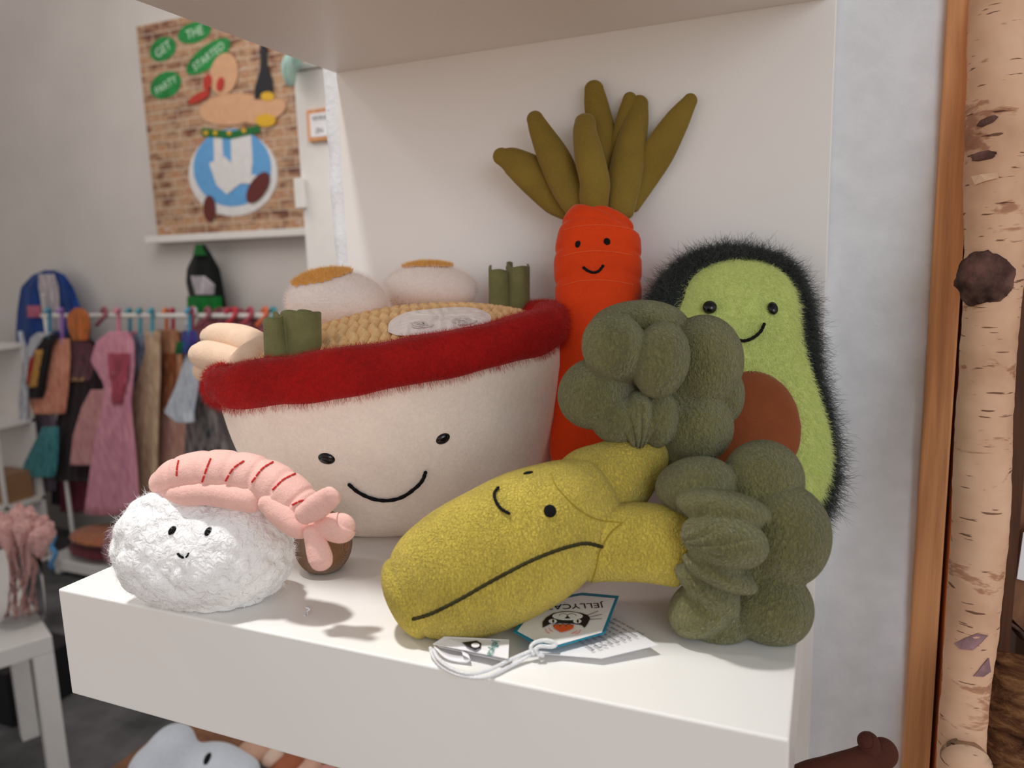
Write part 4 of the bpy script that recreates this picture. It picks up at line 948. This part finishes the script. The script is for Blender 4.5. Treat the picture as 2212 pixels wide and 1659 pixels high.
for i, (x, c, w_) in enumerate([(225, (150, 84, 96), 'maroon'), (418, (190, 190, 198), 'silver'), (448, (150, 84, 96), 'dusty rose'), (505, (196, 60, 70), 'red'), (540, (178, 70, 84), 'crimson'), (572, (226, 112, 66), 'orange'), (590, (70, 150, 160), 'teal')]):
    y = 672; P = [wp(x-16, y+30, YR-.04), wp(x, y+12, YR-.03), wp(x+4, y, YR-.01), wp(x, y-6, YR-.0), wp(x-5, y+1, YR+.01)]
    o = tube('coat_hanger', P, .010, plain('hanger', c, .4)); tag(o, 'empty %s clothes hanger hooked over the white rail' % w_, 'hanger', 'coloured hangers on the rail')
# green sequin costume hung from the ledge
g_ = garment('green_sequin_costume', 'shiny green and black costume with white front hung under the ledge', [(528, 430, 442), (548, 420, 456), (580, 404, 474), (610, 402, 480), (645, 410, 486), (682, 412, 490)], YB-.13, rgb=(16, 22, 20), rgb2=(8, 12, 10), amp=.004, group=None, folds_=2, thick=.05,
        extra=[('white_front', [(596, 420, 450), (615, 424, 472), (636, 430, 470)], (190, 182, 188)), ('green_skirt', [(640, 411, 486), (682, 413, 489)], (8, 118, 44)), ('green_collar', [(528, 430, 442), (552, 424, 454)], (26, 96, 40))])
# shelving at far left edge
YS = 2.16
xr_ = wp(60, 850, YS+.2)[0]
su = thing('white_shelving', 'white open shelving at the far left edge of the shop', 'shelf', (xr_-.3, YS+.1, FLOOR))
for y in (752, 925, 1100):
    z_ = wp(40, y, YS)[2]; boxobj('shelf_board', (xr_-.6, xr_, YS, YS+.22, z_-.025, z_), M['white_paint'], su, .002)
for y_ in (YS, YS+.2): boxobj('upright', (xr_-.012, xr_, y_, y_+.02, FLOOR+.001, wp(40, 752, YS)[2]-.0255), M['white_paint'], su, .001)
boxobj('back_panel', (xr_-.6, xr_-.02, YS+.2, YS+.21, FLOOR+.01, wp(40, 752, YS)[2]-.0255), M['far_wall'], su, 0)
kb = boxobj('cardboard_box', (xr_-.25, xr_-.03, YS+.03, YS+.18, wp(40, 1100, YS)[2]+.001, wp(40, 1040, YS)[2]), plain('kraft', (150, 112, 80)), None, .002); tag(kb, 'brown cardboard box on the white shelving at left', 'box')
# low white bench with folded clothes
YN = 2.18; b0 = wp(104, 1206, YN); b1 = wp(420, 1240, YN)
bn = thing('low_bench', 'low white bench under the costumes with folded clothes', 'bench', ((b0[0]+b1[0])/2, YN+.15, FLOOR))
boxobj('bench_top', (b0[0], b1[0]+.3, YN, YN+.4, b0[2]-.055, b0[2]), M['white_paint'], bn, .003)
for x in (b0[0]+.01, b1[0]+.22): boxobj('leg', (x, x+.04, YN+.02, YN+.07, FLOOR+.0005, b0[2]-.056), M['white_paint'], bn, .002)
zz = b0[2]
for i, (x0, x1, h_, rgb, lab) in enumerate([(108, 255, .085, (118, 50, 58), 'folded burgundy clothes lying on the low bench'), (112, 262, .06, (196, 122, 84), 'folded orange brown blanket on top of burgundy clothes')]):
    xa_, xb_ = wp(x0, 1180, YN)[0], wp(x1, 1180, YN)[0]; V = []
    P, F = blob(np.array([(xa_+xb_)/2, YN+.15, zz+h_/2]), [(np.array([(xa_+xb_)/2, YN+.15, zz+h_/2]), np.array([(xb_-xa_)/2, .15, h_/2]), np.eye(3))], 5, .003, lambda P, D: vnoise(P*np.array([1, 1, 3]), 40, 80)*.006)
    P[:, 2] = np.clip(P[:, 2]*1., zz+.001, None); P[:, 2] = np.minimum(P[:, 2], zz+h_*.93)
    tag(mesh('folded_clothes', P, F, fabric('folded', rgb)), lab, 'clothes'); zz += h_*.935
P, F = blob(wp(255, 1190, YN-.05), [(wp(255, 1180, YN-.05), np.array([.07, .06, .10]), np.eye(3))], 4, .01, lambda P, D: vnoise(P, 60, 81)*.008)
P[:, 2] = np.maximum(P[:, 2], b0[2]-.0)
tag(mesh('pink_cloth', P, F, fabric('pink_cloth', (186, 132, 142))), 'crumpled pink cloth at the right end of the folded pile', 'cloth')
P = [wp(118, 1160, YN-.02), wp(112, 1180, YN-.03), wp(120, 1196, YN-.03), wp(110, 1218, YN-.04), wp(114, 1226, YN-.03)]
tag(tube('blue_ribbon', P, .012, plain('ribbon_blue', (90, 156, 210))), 'light blue ribbon dangling over the end of the bench', 'ribbon')

# side table with vase
zT = -.80
tc_ = onZ(112, 1372, zT); e1 = nrm(onZ(0, 1406, zT)-tc_); e2 = np.array([e1[1], -e1[0], 0]); e2 = e2 if (onZ(10, 1318, zT)-tc_)@e2 > 0 else -e2
tb = thing('side_table', 'small white square side table at the lower left corner', 'table', np.array([tc_[0], tc_[1], FLOOR])+e1*.27+e2*.27)
def rbox(o, L1, L2, z0, z1):
    V = [o+e1*a_+e2*b_*1.+np.array([0, 0, z_-o[2]]) for a_ in (0, L1) for b_ in (0, L2) for z_ in (z0, z1)]
    return np.array(V), [(0, 1, 3, 2), (4, 6, 7, 5), (0, 4, 5, 1), (2, 3, 7, 6), (0, 2, 6, 4), (1, 5, 7, 3)]
def rb(name, o, L1, L2, z0, z1):
    V, F = rbox(o, L1, L2, z0, z1); ob = mesh(name, V, F, M['white_paint'], tb, False); m = ob.modifiers.new('b', 'BEVEL'); m.width = .003; m.segments = 2; return ob
rb('table_top', tc_, .55, .55, zT-.05, zT)
for a_, b_2 in ((0, 0), (.5, 0), (0, .5), (.5, .5)): rb('leg', tc_+e1*a_+e2*b_2, .05, .05, FLOOR+.0005, zT-.0505)
gl, gt, gb = base_mat('clear_glass', (245, 245, 245), .04, 0, .5); gb.inputs['Transmission Weight'].default_value = 1.; gb.inputs['IOR'].default_value = 1.1
vb = onZ(48, 1340, zT); dv = float((vb-CAM)@FW)
vs = thing('glass_vase', 'clear glass vase on the side table holding dusty pink plumes', 'vase', vb)
prof = [(.058, 0), (.060, .02), (.062, .12), (.070, .24)]
V = []; ns = 40
for r_, z_ in prof: V += [vb+np.array([r_*math.cos(2*math.pi*j/ns), r_*math.sin(2*math.pi*j/ns), z_+.001]) for j in range(ns)]
o = mesh('vase', V, grid_faces(4, ns)+[tuple(range(ns))[::-1]], gl, vs); m = o.modifiers.new('t', 'SOLIDIFY'); m.thickness = .003; m.offset = 1
M['plume'] = fabric('pink_plume', (226, 182, 176), (196, 142, 138), 60)
gq = np.random.default_rng(9)
for i in range(14):
    tx = -2+i*8.6+gq.uniform(-4, 4); ty = 1105+gq.uniform(-10, 60); tip = U(tx, ty, dv+gq.uniform(-.05, .05)); root = vb+np.array([gq.uniform(-.03, .03), gq.uniform(-.03, .03), .02]); mid = root*.55+tip*.45
    V, F = sweep([(root, .002), (mid, .003), (mid*.45+tip*.55, .018), (mid*.15+tip*.85, .026), (tip, .012)], 40, 14); V += gq.normal(0, .0015, V.shape)
    tag(mesh('pink_plume', V, F, M['plume']), 'dusty pink dried plume standing in the glass vase', 'dried flower', 'pink plumes in the vase')
bxp = onZ(20, 1560, FLOOR)
tag(boxobj('black_box', (bxp[0]-.35, bxp[0]+.05, bxp[1]-.02, bxp[1]+.25, FLOOR+.0005, FLOOR+.2), plain('black_board', (22, 22, 24), .6), None, .003), 'black box standing on the carpet behind the side table', 'box')
P, F = blob(onZ(14, 1535, FLOOR+.02), [(onZ(14, 1538, FLOOR+.02), np.array([.05, .03, .02]), np.eye(3)), (onZ(28, 1522, FLOOR+.02), np.array([.03, .02, .015]), np.eye(3))], 4, .01, lambda P, D: vnoise(P, 90, 82)*.004)
P[:, 2] = np.maximum(P[:, 2], FLOOR+.0005)
tag(mesh('orange_scrap', P, F, fabric('orange_scrap', (222, 124, 92))), 'crumpled orange cloth scrap on the carpet at lower left', 'cloth')
# low wooden stand with pale plush and a heap of beige toys
zS = -.86; s0 = onZ(380, 1600, zS)
st = thing('wooden_stand', 'low brown wooden stand under the shelf holding soft toys', 'stand', (s0[0]+.2, s0[1]-.1, FLOOR))
boxobj('stand_top', (s0[0]-.06, s0[0]+.8, s0[1]-.35, s0[1]+.10, zS-.03, zS), M['end_grain'], st, .003)
for x in (s0[0]-.04, s0[0]+.7):
    for y in (s0[1]-.33, s0[1]+.04): boxobj('leg', (x, x+.05, y, y+.05, FLOOR+.0005, zS-.0305), M['end_grain'], st, .003)
M['pale_blue'] = plush('pale_blue_plush', (216, 222, 232), 200, .3, .05, .4, (1, 1, 1))
dp = 1.30
lobs = [lobe(375, 1610, dp, 44, 42, 50, 30), lobe(350, 1665, dp, 66, 62, 70), lobe(450, 1650, dp, 62, 40, 60), lobe(500, 1660, dp, 60, 30, 50, -12), lobe(430, 1700, dp, 110, 60, 80)]
P, F = blob(U(420, 1675, dp), lobs, 6, .02, lambda P, D: vnoise(P, 60, 83)*.004)
pl = thing('pale_blue_plush', 'pale bluish white plush animal with dark eye lying under the shelf', 'plush toy', (U(420, 1700, dp)[0], U(420, 1700, dp)[1], P[:, 2].min()))
po = mesh('body', P, F, M['pale_blue'], pl); 
eye(po, 448, 1638, 7, 15, 'black_thread', .5)
for i, (x, y, rx, ry, rgb, w_) in enumerate([(548, 1622, 34, 22, (216, 170, 146), 'beige'), (585, 1634, 24, 20, (236, 204, 184), 'cream'), (620, 1650, 34, 20, (170, 100, 72), 'brown'), (660, 1660, 30, 18, (222, 176, 156), 'pale pink'), (545, 1656, 30, 18, (86, 96, 96), 'dark grey'), (700, 1672, 26, 16, (214, 150, 140), 'rosy')]):
    P, F = blob(U(x, y, 1.36), [lobe(x, y, 1.36, rx, ry, rx), lobe(x+rx*.6, y-ry*.3, 1.36, rx*.5, ry*.6, rx*.5)], 4, .01)
    tag(mesh('soft_toy', P, F, plush('soft_'+w_.replace(' ', '_'), rgb, 200)), 'small %s soft toy in the heap below the shelf edge' % w_, 'plush toy', 'soft toys heaped under the shelf')
